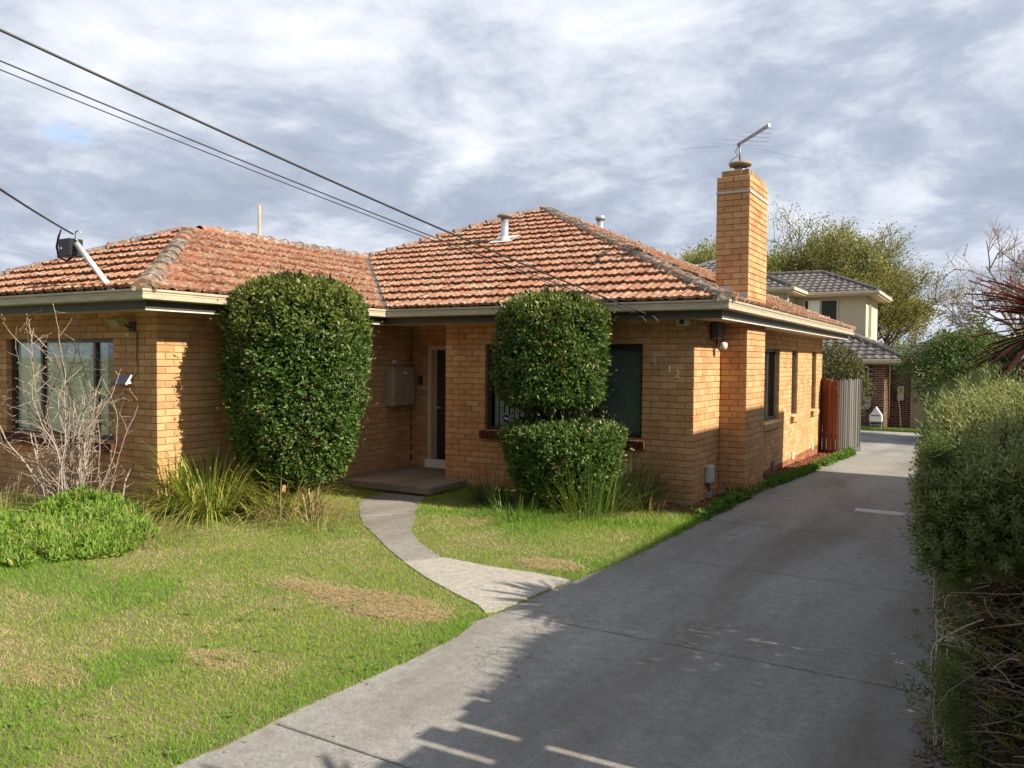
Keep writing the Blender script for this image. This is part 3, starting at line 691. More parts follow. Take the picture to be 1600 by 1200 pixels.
G().box(-.215, -.045, -.14, -.004, 2.355, 2.44, ch=.01).build('housing', M['cream'], cam_)
g = G(); g.lathe((0, 0, 0), [(.032, 0), (.032, .012), (.02, .014), (.001, .014)], 16); V = np.concatenate(g.v); V = V[:, [0, 2, 1]]*[1, -1, 1]+[-.13, -.141, 2.40]
mk('lens', V, [np.array(g.f[4])], M['black'], cam_)
al = empty('sensor_light', (.1, .8, 2.1), 'dark grey alarm siren box with white sensor lamp on the sunny corner wall', 'alarm box')
g = G(); g.box(.003, .12, .66, .96, 2.20, 2.44, ch=.02); g.build('siren_box', simple('dark_grey_plastic', (.07, .06, .055), .5, .1), al)
g = G(); g.lathe((.13, .90, 2.10), [(.001, -.045), (.04, -.035), (.05, 0), (.048, .045), (.03, .06), (.001, .06)], 16); g.build('lamp', M['white'], al, True)
g = G(); g.tube([(.05, .82, 2.20), (.06, .82, 2.10), (.09, .84, 2.05), (.12, .88, 2.06)], [.012]*4, 8); g.build('bracket', M['black'], al, True)
fl = empty('flood_light', (-5.78, YW-.1, 2.25), 'beige floodlight under the eave of the left wing', 'floodlight')
Rf = np.array(Matrix.Rotation(.6, 3, 'X')); g = G(); g.box(-.085, .085, -.06, .05, -.055, .055, (Rf, np.array([-5.80, YW-.16, 2.32])), .008); g.build('lamp_head', simple('khaki_lamp', (.30, .28, .15), .5, .1), fl)
g = G(); g.box(-5.75, -5.66, YW-.05, YW-.003, 2.2, 2.32, ch=.006); g.cyl((-5.70, YW-.05, 2.24), (-5.78, YW-.13, 2.30), .014); g.build('mount', M['fascia'], fl)
g = G(); g.lathe((-5.72, YW-.075, 2.16), [(.001, -.03), (.03, -.02), (.034, .02), (.001, .03)], 12); g.build('sensor', M['cream'], fl, True)
sp_ = empty('solar_panel', (-5.78, YW-.1, 1.5), 'small tilted solar panel on the left wing wall', 'solar panel')
Rs = np.array(Matrix.Rotation(.5, 3, 'Z')@Matrix.Rotation(-.9, 3, 'X')); g = G(); g.box(-.08, .08, -.006, .006, -.09, .09, (Rs, np.array([-5.78, YW-.12, 1.61])), .002); g.build('panel', simple('solar_cells', (.03, .035, .06), .2, .05), sp_)
g = G(); g.box(.081, .096, -.008, .008, -.092, .092, (Rs, np.array([-5.78, YW-.12, 1.61]))); g.box(-.03, .03, .006, .1, -.02, .02, (np.eye(3), np.array([-5.78, YW-.11, 1.58]))); g.build('edge', M['white'], sp_)
o = G().tube([(-5.63, YW-.012, 2.2), (-5.64, YW-.012, 1.9), (-5.63, YW-.012, 1.7), (-5.70, YW-.03, 1.62)], [.006]*4, 6).build('wall_cable', M['cable']); tag(o, 'thin dark wire running down the wall to the small solar panel', 'wire')
nb = empty('cable_box', (.05, .63, -.02), 'grey utility box with conduit low on the side wall near the corner', 'utility box')
G().box(.003, .085, .53, .73, .22, .46, ch=.015).build('box', M['lightgrey'], nb)
g = G(); g.tube([(.035, .63, .22), (.035, .63, .1), (.03, .62, .0)], [.014]*3, 8); g.build('conduit', M['black'], nb, True)
G().box(.003, .06, .58, .70, -.06, .09, ch=.006).build('duct_cover', M['grey'], nb)
hn = empty('house_number', (-.4, -.02, 1.7), 'four old metal house numerals stepping down the front wall by the corner', 'house number')
def numeral(ch, x, z, mat, size):
    cu = bpy.data.curves.new('numeral', 'FONT'); cu.body = ch; cu.size = size; cu.extrude = .006; cu.align_x = 'CENTER'
    tmp = bpy.data.objects.new('tmp', cu); COL.objects.link(tmp); dg = bpy.context.evaluated_depsgraph_get()
    me = bpy.data.meshes.new_from_object(tmp.evaluated_get(dg)); bpy.data.objects.remove(tmp)
    V = np.array([v.co for v in me.vertices]); V = np.c_[V[:, 0]+x, -V[:, 2]-.014, V[:, 1]+z]
    me.vertices.foreach_set('co', V.astype(np.float32).ravel()); me.materials.clear(); me.update(); put(me, 'numeral', mat, hn)
for ch, x, z, m_, s_ in (('4', -.55, 1.835, M['lightgrey'], .18), ('1', -.45, 1.77, M['brass'], .16), ('4', -.355, 1.715, M['brass'], .16), ('2', -.235, 1.665, M['brass'], .16)): numeral(ch, x, z, m_, s_)
st = empty('security_sticker', (-2.95, .1, .95), 'dark blue octagonal security sticker inside the front window', 'sticker')
oc = [(-2.93+.085*math.cos(math.pi/8+k*math.pi/4), 1.005+.085*math.sin(math.pi/8+k*math.pi/4)) for k in range(8)]
g = G(); g.add([(x, .1025, z) for x, z in oc]+[(x, .1015, z) for x, z in oc], [(i, (i+1) % 8, 8+(i+1) % 8, 8+i) for i in range(8)]); g.ng.append(list(range(8, 16))); g.build('badge', M['blue'], st)
g = G()
for r0, r1 in ((.072, .078),):
    for k in range(8):
        a, b = math.pi/8+k*math.pi/4, math.pi/8+(k+1)*math.pi/4
        g.add([(-2.93+r*math.cos(t), .1005, 1.005+r*math.sin(t)) for t in (a, b) for r in (r0, r1)], [(0, 1, 3, 2)])
g.add([(-2.98, .1005, 1.005), (-2.935, .1005, 1.0), (-2.925, .1005, 1.025), (-2.95, .1005, 1.018), (-2.915, .1005, .99), (-2.90, .1005, 1.015), (-2.885, .1005, .985)], [(0, 1, 2, 3), (1, 4, 5), (4, 6, 5)]); g.build('emblem', M['white'], st)
# antenna
M['ant'] = simple('dull_antenna_metal', (.22, .22, .23), .45, .1, metal=.6)
an = empty('tv_antenna', (.13, 1.62, CZ+.22), 'metal television antenna standing on the chimney cap', 'antenna')
g = G(); g.cyl((.12, 1.63, CZ+.24), (.11, 1.63, 5.09), .014, k=8); g.build('mast', M['ant'], an, True)
bp, bq = np.array([.09, 1.64, 5.075]), np.array([.69, .91, 5.085]); bd = (bq-bp)/np.linalg.norm(bq-bp); bn = np.array([-bd[1], bd[0], 0])
Rb = np.stack([bd, bn, np.array([0, 0, 1.])], -1); Ln = np.linalg.norm(bq-bp)
g = G(); g.box(-.03, Ln, -.010, .010, .008, .020, (Rb, bp)); g.box(-.03, Ln, -.010, .010, -.020, -.008, (Rb, bp)); g.build('boom', M['ant'], an)
G().box(Ln, Ln+.015, -.014, .014, -.025, .025, (Rb, bp)).build('boom_end', M['white'], an)
for k in range(9):
    s_ = .06+k*Ln/9.5; hl = .42*(1-k/10.5); z = .018 if k % 2 else -.018
    for sg in (-1, 1):
        p = bp+bd*s_+[0, 0, z]; g = G(); g.cyl(p, p+bn*sg*hl, .0022, k=5); g.build('element', M['ant'], an)
for tip in ((-.66, 1.22, 5.0), (.90, 2.78, 5.0)):
    g = G(); g.cyl(bp+[0, 0, .0], tip, .0022, k=5); g.build('long_element', M['ant'], an)
g = G(); g.tube([(.10, 1.62, 5.05), (.06, 1.60, 4.96), (.09, 1.62, 4.90), (.02, 1.6, 4.86), (-.03, 1.58, 4.80), (.0, 1.57, 4.72)], [.006]*6, 6); g.build('lead', M['cable'], an, True)
# overhead cables: from the front eave to a street pole behind the viewer's left
def wire(name, p, via, q, sag, r, label):
    p, q = np.array(p), np.array(q); t = np.linspace(0, 1, 40)
    P = p[None]*(1-t)[:, None]+q[None]*t[:, None]; P[:, 2] -= sag*4*t*(1-t)
    V, F = tube(P, np.full(40, r), 7); o = mk(name, V, F, M['cable'], None, None, True); tag(o, label, 'cable', 'overhead cables'); return o
def beyond(p, via, L_): p, via = np.array(p), np.array(via); return p+(via-p)*L_
for (p, via, r, sag, lab) in (((-.42, -.5, 2.47), (-2.09, -7.50, 4.18), .0095, .25, 'thick black overhead cable, uppermost of the three crossing to the front eave'),
                              ((-.55, -.5, 2.49), (-2.09, -7.51, 3.96), .0055, .22, 'middle of the three thin overhead cables crossing the tiled roof'),
                              ((-.60, -.5, 2.49), (-2.09, -7.51, 3.885), .0042, .20, 'lowest and thinnest of the three overhead cables crossing the tiled roof')):
    wire('overhead_cable', p, via, beyond(p, via, 2.2), sag, r, lab)
for x in (-.42, -.58):
    o = G().tube([(x, -.505, 2.475), (x+.05, -.52, 2.46), (x+.10, -.5, 2.40)], [.009]*3, 6).build('cable_clamp', M['zinc']); tag(o, 'metal cable clamp on the front fascia, %s' % ('nearer the house corner' if x > -.5 else 'nearer the clipped shrub'), 'cable clamp', 'cable clamps on the fascia')
ms = empty('service_mast', (-5.33, -4.72, 2.66), 'slanting white mast pipe with hook rising from the roof of the left wing', 'mast')
g = G(); g.cyl((-5.30, -4.66, 2.62), (-6.24, -4.52, 3.25), .034, k=14); g.build('pipe', simple('painted_pipe', (.55, .55, .54), .4, .12, 12.), ms, True)
g = G(); g.tube([(-6.20, -4.52, 3.26), (-6.26, -4.53, 3.33), (-6.25, -4.53, 3.40), (-6.19, -4.53, 3.41), (-6.15, -4.53, 3.38)], [.009]*5, 7); g.build('hook', M['zinc'], ms, True)
sb_ = empty('service_box', (-6.38, -4.5, 3.1), 'black plastic service box hanging at the end of the white mast', 'service box')
G().box(-6.50, -6.27, -4.60, -4.42, 3.10, 3.32, ch=.012).build('box', M['black'], sb_)
G().cyl((-6.43, -4.601, 3.20), (-6.43, -4.612, 3.20), .014).build('knob', M['lightgrey'], sb_)
g = G()
for k in range(2): g.tube([(-6.40+.03*k, -4.5, 3.10), (-6.50+.03*k, -4.5, 3.06), (-6.64+.02*k, -4.52, 3.12), (-6.66+.025*k, -4.53, 3.24), (-6.60+.02*k, -4.54, 3.36), (-6.5, -4.56, 3.44)], [.009]*6, 6)
g.build('cable_loop', M['cable'], sb_, True)
wire('service_cable', (-6.27, -4.55, 3.37), None, np.array((-6.27, -4.55, 3.37))+(np.array((-4.30, -6.42, 3.30))-np.array((-6.27, -4.55, 3.37)))*4.0+[0, 0, .9], .18, .011, 'black service cable running from the mast hook out of the picture')
o = G().cyl((-23.6, 14, -.4), (-23.6, 14, 8.4), .075, .07, 10).build('utility_pole', simple('pole_timber', (.30, .25, .18), .8, .2), None, True); tag(o, 'slim timber pole rising behind the left wing roof', 'pole')
# ------------------------------------------------------------------ plants: shared templates
LEAF_V = np.array([(0, 0, 0), (-.24, .42, .05), (.24, .42, .05), (0, 1, -.08), (0, .5, -.015)]); LEAF_F = np.array([(0, 4, 1), (4, 3, 1), (0, 2, 4), (4, 2, 3)])
def leaves(name, P, Nn, size, colr, mat, parent, spread=.8, up=.25, out=.6, roll=.6, tv=LEAF_V, tf=LEAF_F):
    K = len(P); D = Nn*out+rng.normal(size=(K, 3))*spread*.6+np.array([0, 0, up]); R = frames(D, roll, Nn)
    S = size*rng.uniform(.5, 1.4, K); V, F = inst(tv, tf, R, P, S)
    return mk(name, V, F, mat, parent, np.repeat(colr, len(tv), axis=0))
def revolve(n, c, pr, depth, lump=.06, seed=0):
    """points in the outer shell of a body of revolution given as (z, r) rows"""
    pr = np.array(pr); zz = np.linspace(pr[0, 0], pr[-1, 0], 200); rr = np.interp(zz, pr[:, 0], pr[:, 1]); dr = np.gradient(rr, zz)
    wgt = rr*np.sqrt(1+np.minimum(dr**2, 30))+1e-4; k = rng.choice(200, n, p=wgt/wgt.sum()); z = zz[k]+rng.uniform(-.01, .01, n); th = rng.uniform(0, 2*math.pi, n)
    lm = 1+lump*(2*vnoise(th*1.6+seed, z*2.2, 1.2, seed)-1)+lump*.6*(2*vnoise(np.cos(th)*3+5, z*4+np.sin(th)*3, 1.6, seed+1)-1)
    lm = lm+lump*.45*(2*vnoise(th*5.+3, z*6., 1.3, seed+2, 2)-1)
    r = rr[k]*lm; d = np.abs(rng.normal(size=n))*depth; nz = -np.clip(dr[k], -4, 4); nv = np.stack([np.cos(th), np.sin(th), nz], -1); nv /= np.linalg.norm(nv, axis=1)[:, None]
    return np.stack([c[0]+r*np.cos(th), c[1]+r*np.sin(th), c[2]+z], -1)-nv*np.minimum(d, .8*r+.02)[:, None], nv, d
def lerp(a, b, t): return np.asarray(a)*(1-t[:, None])+np.asarray(b)*t[:, None]
# ---- clipped shrubs
def topiary(root, c, pr, n, size, seed, top0, top1, name='crown'):
    P, Nv, d = revolve(n, c, pr, .06, .12, seed)
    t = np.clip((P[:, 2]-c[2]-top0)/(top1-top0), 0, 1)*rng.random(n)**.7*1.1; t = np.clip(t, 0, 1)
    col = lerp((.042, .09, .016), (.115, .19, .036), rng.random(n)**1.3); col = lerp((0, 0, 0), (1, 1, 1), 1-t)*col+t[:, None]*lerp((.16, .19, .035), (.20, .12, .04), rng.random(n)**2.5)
    ang = np.arctan2(P[:, 1]-c[1], P[:, 0]-c[0]); cn = vnoise(ang*3+9, P[:, 2]*4, 1.2, seed+5); col *= (.72+.55*cn)[:, None]
    yl = rng.random(n) < .006; col[yl] = (.30, .25, .05); br = (rng.random(n) < .3) & (vnoise(ang*4+2, P[:, 2]*5, 1.1, seed+8) > .74); col[br] = (.15, .085, .035)
    kp = ~((d < .05) & (vnoise(ang*4+20, P[:, 2]*5.5, 1.2, seed+11) < .33) & (rng.random(n) < .8)); P, Nv, col = P[kp], Nv[kp], col[kp]
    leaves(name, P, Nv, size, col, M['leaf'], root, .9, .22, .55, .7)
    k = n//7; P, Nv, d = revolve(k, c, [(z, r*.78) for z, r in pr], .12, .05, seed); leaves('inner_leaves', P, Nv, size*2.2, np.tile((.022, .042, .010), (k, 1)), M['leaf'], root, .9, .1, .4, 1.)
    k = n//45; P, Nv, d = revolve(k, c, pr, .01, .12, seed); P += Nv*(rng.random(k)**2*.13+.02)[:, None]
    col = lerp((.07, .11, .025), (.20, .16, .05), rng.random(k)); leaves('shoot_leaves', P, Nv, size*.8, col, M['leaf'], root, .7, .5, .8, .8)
def stems(root, base, tops, r, colr=(.10, .075, .05), name='trunk'):
    g = G()
    for (tx, ty, tz) in tops:
        n = 6; t = np.linspace(0, 1, n); P = np.array(base)[None]*(1-t)[:, None]+np.array([tx, ty, tz])[None]*t[:, None]; P[1:-1] += rng.normal(size=(n-2, 3))*.025
        g.tube(P, r*(1-.6*t), 7, False, colr)
    return g.build(name, M['bark'], root, True)
s1 = empty('clipped_shrub', (-4.2, -2.9, -.05), 'tall rounded clipped evergreen shrub beside the left wing', 'shrub', 'clipped evergreen shrubs')
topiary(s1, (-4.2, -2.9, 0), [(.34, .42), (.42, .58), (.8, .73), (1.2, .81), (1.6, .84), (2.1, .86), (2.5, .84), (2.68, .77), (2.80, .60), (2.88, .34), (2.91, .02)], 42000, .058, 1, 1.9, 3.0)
stems(s1, (-4.2, -2.9, -.06), [(-4.5, -2.7, 1.9), (-3.9, -3.1, 2.0), (-4.2, -2.6, 2.4), (-4.4, -3.2, 1.7)], .05)
s2 = empty('clipped_shrub', (-1.5, -1.0, -.03), 'two-tiered mushroom-shaped clipped shrub in front of the front window', 'shrub', 'clipped evergreen shrubs')
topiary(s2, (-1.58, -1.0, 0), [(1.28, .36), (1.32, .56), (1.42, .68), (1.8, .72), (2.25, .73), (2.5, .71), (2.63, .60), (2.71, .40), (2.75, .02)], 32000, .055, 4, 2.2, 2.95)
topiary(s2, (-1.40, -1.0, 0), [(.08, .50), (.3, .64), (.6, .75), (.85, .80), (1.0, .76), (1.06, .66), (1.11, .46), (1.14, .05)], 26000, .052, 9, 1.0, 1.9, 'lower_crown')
stems(s2, (-1.45, -1.0, -.05), [(-1.9, -.9, 1.9), (-1.25, -1.1, 1.9), (-1.55, -.8, 2.2), (-1.5, -1.3, 1.8)], .05)
# ---- strap-leaved clumps
def strap_clump(name, c, n, L0, L1, wid, spreadr, cols, label, cat, droop=.5, group=None, bent=.0, lean=(0, 0)):
    root = empty(name, c, label, cat, group); g = G(); V = []; F = []; C = []; k = 7; b = 0
    for i in range(n):
        th = rng.uniform(0, 2*math.pi); el = rng.uniform(.35, 1.5) if rng.random() < .8 else rng.uniform(.1, .6); Ln = rng.uniform(L0, L1); r0 = spreadr*math.sqrt(rng.random())*.5
        d = np.array([math.cos(th), math.sin(th), 0]); t = np.linspace(0, 1, k); ang = el-droop*rng.uniform(.5, 1.7)*t**1.6*1.4
        seg = np.concatenate([[0], np.cumsum(np.cos(ang[:-1]))])*Ln/(k-1); zs = np.concatenate([[0], np.cumsum(np.sin(ang[:-1]))])*Ln/(k-1)
        P = np.array(c)+d*r0+d[None]*seg[:, None]+np.array([0, 0, 1.])[None]*np.maximum(zs, .01-.0*zs)[:, None]+np.array([lean[0], lean[1], 0])[None]*(t**2*Ln)[:, None]
        sd = np.array([-d[1], d[0], 0])*wid*rng.uniform(.7, 1.3); w_ = (1-t**2.2)[:, None]*sd[None]*.5+sd*.04
        V.append(np.stack([P-w_, P+w_], 1).reshape(-1, 3)); j = np.arange(k-1)[:, None]*2+b; F.append(np.concatenate([j, j+1, j+3, j+2], 1)); b += 2*k
        cc = np.array(cols[rng.integers(len(cols))])*rng.uniform(.8, 1.2); C.append(np.tile(cc, (2*k, 1)))
    mk('blades', np.concatenate(V), np.concatenate(F), M['strap'], root, np.concatenate(C)); return root
YG = [(.22, .27, .035), (.30, .33, .05), (.16, .22, .03), (.36, .34, .08), (.13, .19, .03)]; DRY = [(.36, .28, .13), (.30, .22, .10), (.42, .34, .17), (.24, .17, .08)]; DG = [(.05, .085, .025), (.07, .11, .03), (.04, .07, .02), (.11, .12, .04)]; BG = [(.09, .19, .025), (.12, .22, .03), (.07, .15, .02)]
strap_clump('strap_leaf_clump', (-4.7, -3.85, .02), 760, .6, 1.15, .014, .75, YG, 'yellow-green strap-leaved clump at the corner of the left wing', 'grass clump', 1.05)
strap_clump('strap_leaf_clump', (-4.0, -3.4, -.02), 420, .45, .9, .012, .7, YG+DRY, 'half-dry strap-leaved clump below the tall rounded shrub', 'grass clump', 1.0)
strap_clump('dead_flower_clump', (-3.75, -3.15, -.02), 90, .25, .5, .022, .25, DRY, 'tuft of dry tan leaves below the tall rounded shrub', 'grass clump', .25)
strap_clump('tussock', (-.62, -.62, .0), 620, .45, .85, .008, .6, DG, 'dark green tussock against the front wall near the house corner', 'grass clump', .38)
strap_clump('tussock', (-2.35, -1.25, -.05), 420, .3, .62, .007, .5, DG+[(.14, .14, .06)], 'dark green tussock between the porch and the mushroom-shaped shrub', 'grass clump', .45)
strap_clump('tall_grass', (-.88, -1.35, .0), 330, .3, .95, .009, .8, BG+[(.18, .22, .05), (.26, .24, .1)], 'tall bright green grass growing in front of the mushroom-shaped shrub', 'grass clump', .22)
strap_clump('tall_grass', (-1.55, -1.95, .0), 160, .15, .4, .008, .9, BG, 'short bright grass tufts at the edge of the lawn below the mushroom-shaped shrub', 'grass clump', .3)
strap_clump('dry_grass', (-.35, -.75, .0), 120, .2, .45, .006, .5, DRY, 'dry straw lying at the foot of the corner tussock', 'grass clump', .9)
strap_clump('dry_grass', (-3.3, -3.55, -.02), 420, .2, .5, .006, 1.0, DRY+[(.25, .27, .09)], 'pale dry grass spilling onto the lawn beside the path', 'grass clump', .8)
strap_clump('dry_grass', (-7.3, -4.95, .05), 620, .15, .45, .006, 1.9, DRY, 'dry straw grass under the bare shrub by the left window', 'grass clump', .7)
strap_clump('dry_grass', (-4.2, -5.1, .0), 260, .2, .5, .006, 1.1, DRY+[(.22, .27, .07)], 'dry grass tuft at the right end of the bright green ground cover', 'grass clump', .7)
strap_clump('dry_grass', (-4.4, -5.75, .0), 200, .2, .45, .006, .8, DRY+[(.2, .26, .07)], 'dry grass stalks poking through the middle of the bright ground cover', 'grass clump', .6)
pot = G(); pot.lathe((-5.75, -5.62, .0), [(.15, .0), (.18, .16), (.19, .16), (.19, .19), (.17, .19), (.165, .10), (.001, .10)], 20); o = pot.build('plant_pot', M['black'], None, True); tag(o, 'black plastic pot half hidden behind the ground cover at the left', 'pot')
# ---- bright ground cover
gc = empty('ground_cover', (-4.9, -5.4, 0), 'bright green leafy ground-cover mound in front of the bare shrub', 'ground cover')
def mound(P2, zf, n, size, cols, root, mat, name='leaves', up=.8, spread=.8):
    x, y = P2; z, nv = zf(x, y); k = len(x); P = np.stack([x, y, z*rng.uniform(.55, 1.02, k)+ground(x, y)], -1)
    col = lerp(cols[0], cols[1], np.clip(rng.random(k)*.6+.5*(vnoise(x, y, 3., 9)-.1), 0, 1)); u_ = rng.random(k) < .05; col[u_] = (.33, .30, .12); leaves(name, P, nv, size, col, M[mat], root, spread, up, .4, .8, LEAF_V*np.array([.62, 1.35, 1]))
def gz(x, y):
    h = 0
    for (cx, cy, rx, ry, hh) in ((-5.35, -4.95, .85, .5, .42), (-4.75, -5.25, .75, .5, .30), (-5.0, -5.75, .9, .55, .28), (-4.3, -5.65, .6, .45, .2), (-5.9, -5.9, .8, .6, .30), (-4.7, -6.15, .8, .4, .2)):
        h = np.maximum(h, hh*np.clip(1.1-((x-cx)/rx)**2-((y-cy)/ry)**2, 0, 1.1)**.85)
    h = .82*h*(.25+.75*vnoise(x, y, 4., 5)+.25*vnoise(x, y, 13., 6)); return h, np.tile([0, 0, 1.], (len(x), 1))
x = rng.uniform(-6.8, -3.6, 50000); y = rng.uniform(-6.7, -4.4, 50000); k = (gz(x, y)[0] > .03) & (vnoise(x, y, 6., 7) > .30)
mound((x[k], y[k]), gz, k.sum(), .060, ((.09, .19, .02), (.22, .33, .05)), gc, 'dull', 'leaves', .35, 1.0)
# ---- bare shrub with pale stems
bs = empty('bare_shrub', (-6.1, -4.65, .05), 'leafless shrub of many pale upright stems by the left window', 'shrub')
def bare():
    g = G(); TIP = []
    def twig(p, d, L_, r, dep):
        n = max(3, int(L_/.09)); P = [p]; dd = d/np.linalg.norm(d)
        for i in range(n):
            dd = dd+rng.normal(size=3)*.10+np.array([0, 0, .035]); dd /= np.linalg.norm(dd); P.append(P[-1]+dd*L_/n)
            if dep < 3 and i > 0 and rng.random() < (.55 if dep == 0 else .5):
                s_ = dd*.6+rng.normal(size=3)*np.array([.75, .6, .35]); twig(P[-1], s_, rng.uniform(.08, .32)*(1 if dep == 0 else .6)*(1.6 if (dep == 0 and rng.random() < .25) else 1), r*.5*(1-.5*i/n)+.0012, dep+1)
        t = np.linspace(0, 1, len(P)); g.tube(P, r*(1-.65*t), 5 if dep < 2 else 4, False, np.array((.31, .25, .205))*rng.uniform(.65, 1.25)); TIP.append((P[-1], dd))
    for i in range(36):
        a = rng.random(); bx = (-6.0 if i % 3 else -6.4)+rng.normal()*.16; by = -4.62+rng.normal()*.12
        d = np.array([rng.normal()*.24+(.10 if i % 3 else -.22), rng.normal()*.14-.03, 1.]); L_ = rng.uniform(1.4, 2.65)*(1 if i % 3 else .8); twig(np.array([bx, by, .02]), d, L_, rng.uniform(.0065, .0125), 0)
    g.build('stems', M['bark'], bs, True)
    T = np.array([t[0] for t in TIP]); D = np.array([t[1] for t in TIP]); col = lerp((.36, .31, .24), (.34, .34, .16), rng.random(len(T)))
    V, F = inst(LEAF_V*np.array([1, 1, 3.]), LEAF_F, frames(D), T, rng.uniform(.018, .034, len(T))); mk('buds', V, F, M['dull'], bs, np.repeat(col, 5, axis=0))
bare()
# ------------------------------------------------------------------ lawn
def lawn():
    N0 = 1150000; x = rng.uniform(-13, 1.2, N0); y = rng.uniform(-10.2, .3, N0)
    d = np.hypot(x-CAM[0], y-CAM[1]); px, py, pz = proj(np.stack([x, y, np.zeros(N0)], -1))
    keep = (rng.random(N0) < np.clip((5.2/d)**1.25, .16, 1)) & (x < edge(y)+.05*(vnoise(x, y, 7., 8)-.25)) & (pz > .5) & (px > -180) & (px < 1500) & (py < 1330)
    jx, jy = x+rng.normal(size=N0)*.03, y+rng.normal(size=N0)*.03; keep &= ~(inpoly(x, y, PATH) & inpoly(jx, jy, PATH)) & ~((x < XW+.02) & (y > YW-.25)) & ~((x < -3.5) & (y > -1.02)) & ~((y > -.12)) & ~((y > -.75) & (x > -.9) & (rng.random(N0) < .8))
    keep &= ~((y > -1.6) & (x < -.4) & (x > -2.9) & (rng.random(N0) < .75))
    x, y, d = x[keep], y[keep], d[keep]; K = len(x)
    n1, n2, n3 = vnoise(x, y, .55, 11), vnoise(x, y, 2.2, 12), vnoise(x, y, 9., 13)
    dry = np.clip((n1*.75+n2*.6+n3*.35-.86)*2.3+.10, 0, 1)
    eg = np.clip(1-(edge(y)-x)/.45, 0, 1)*((y < -5.3) | (y > -3.9)); lush = np.maximum(eg, np.clip((vnoise(x, y, .8, 21)-.56)*6, 0, 1)); lush = np.maximum(lush, np.clip(1-np.abs(y+2.35-(x+3)*.25)/.35, 0, 1)*(x > -2.8))
    dry = dry*(1-.75*lush)
    for (cx, cy, rx, ry, s_) in ((-.72, -5.48, .6, .28, 1.), (-1.5, -5.4, .5, .2, .7), (-.15, -3.72, .33, .22, .9), (-2.6, -7.6, .8, .35, .75), (-3.3, -7.0, .7, .3, .55), (-.85, -6.9, .3, .15, .6), (-1.5, -7.6, .3, .18, .6)):
        q_ = ((x-cx)/rx)**2+((y-cy)/ry)**2+(n3-.5)*1.2; dry = np.maximum(dry, s_*np.clip(1.7-q_, 0, 1))
    isdry = rng.random(K) < dry*.97
    col = lerp((.175, .29, .03), (.30, .395, .06), rng.random(K)); lu = lerp((.11, .25, .02), (.20, .35, .035), rng.random(K)); col = col*(1-lush[:, None])+lu*lush[:, None]
    dc = lerp((.40, .31, .15), (.58, .49, .27), rng.random(K)); col[isdry] = dc[isdry]; col *= rng.uniform(.8, 1.2, K)[:, None]
    h = rng.uniform(.014, .036, K)*(1+.5*lush)*np.where(isdry, .75, 1); h *= 1+.8*np.clip((y+2.6)/.8, 0, 1); pat = dry > .85; h *= np.where(pat, .35, 1)
    wd = .0026+.0005*d
    th = rng.uniform(0, 2*math.pi, K); ln = rng.uniform(.2, 1.1, K)*np.where(isdry, 1.5, 1)*np.where(pat, 5., 1); ld = rng.uniform(0, 2*math.pi, K)
    b = np.stack([x, y, ground(x, y)-.003], -1); s_ = np.stack([np.cos(th), np.sin(th), np.zeros(K)], -1)*wd[:, None]*.5
    tip = b+np.stack([np.cos(ld)*ln*h, np.sin(ld)*ln*h, h], -1)
    V = np.stack([b-s_, b+s_, tip], 1).reshape(-1, 3); F = np.arange(3*K).reshape(-1, 3)
    o = mk('lawn_grass', V, F, M['grass'], None, np.repeat(col, 3, axis=0)); tag(o, 'short patchy green and straw-coloured lawn grass in front of the house', 'grass', None, 'stuff')
lawn()
def thatch():
    Pn = []
    for (cx, cy, rx, ry, n) in ((-.72, -5.48, .62, .28, 8000), (-1.45, -5.45, .4, .14, 2200), (-.15, -3.72, .34, .2, 3200), (-2.7, -7.5, .6, .2, 1500), (-.85, -6.9, .25, .12, 900), (-1.5, -7.6, .26, .14, 900)):
        r = np.sqrt(rng.random(n))*(.75+.5*vnoise(np.arange(n)*.0, rng.uniform(0, 6, n), 1., 3)); a = rng.uniform(0, 6.283, n); x, y = cx+rx*r*np.cos(a), cy+ry*r*np.sin(a); k = (x < edge(y)-.02) & (vnoise(x, y, 7., 71)+.5*rng.random(n) > .60); Pn.append(np.stack([x[k], y[k]], -1))
    P = np.concatenate(Pn); n = len(P); b = np.c_[P, ground(P[:, 0], P[:, 1])+rng.uniform(.004, .016, n)]; th = rng.uniform(0, 6.28, n); d = np.stack([np.cos(th), np.sin(th), rng.normal(size=n)*.12+.05], -1); sd = np.stack([-np.sin(th), np.cos(th), 0*th], -1)*.0022; L_ = rng.uniform(.02, .06, n)[:, None]
    V = np.stack([b-sd, b+sd, b+d*L_], 1).reshape(-1, 3); C = lerp((.40, .29, .15), (.68, .56, .34), rng.random(n)); C[rng.random(n) < .08] = (.20, .13, .07)
    o = mk('dry_thatch', V, np.arange(3*n).reshape(-1, 3), M['grass'], None, np.repeat(C, 3, axis=0)); tag(o, 'patches of flattened dry straw in the lawn, largest beside the path mouth', 'dry grass', None, 'stuff')
thatch()
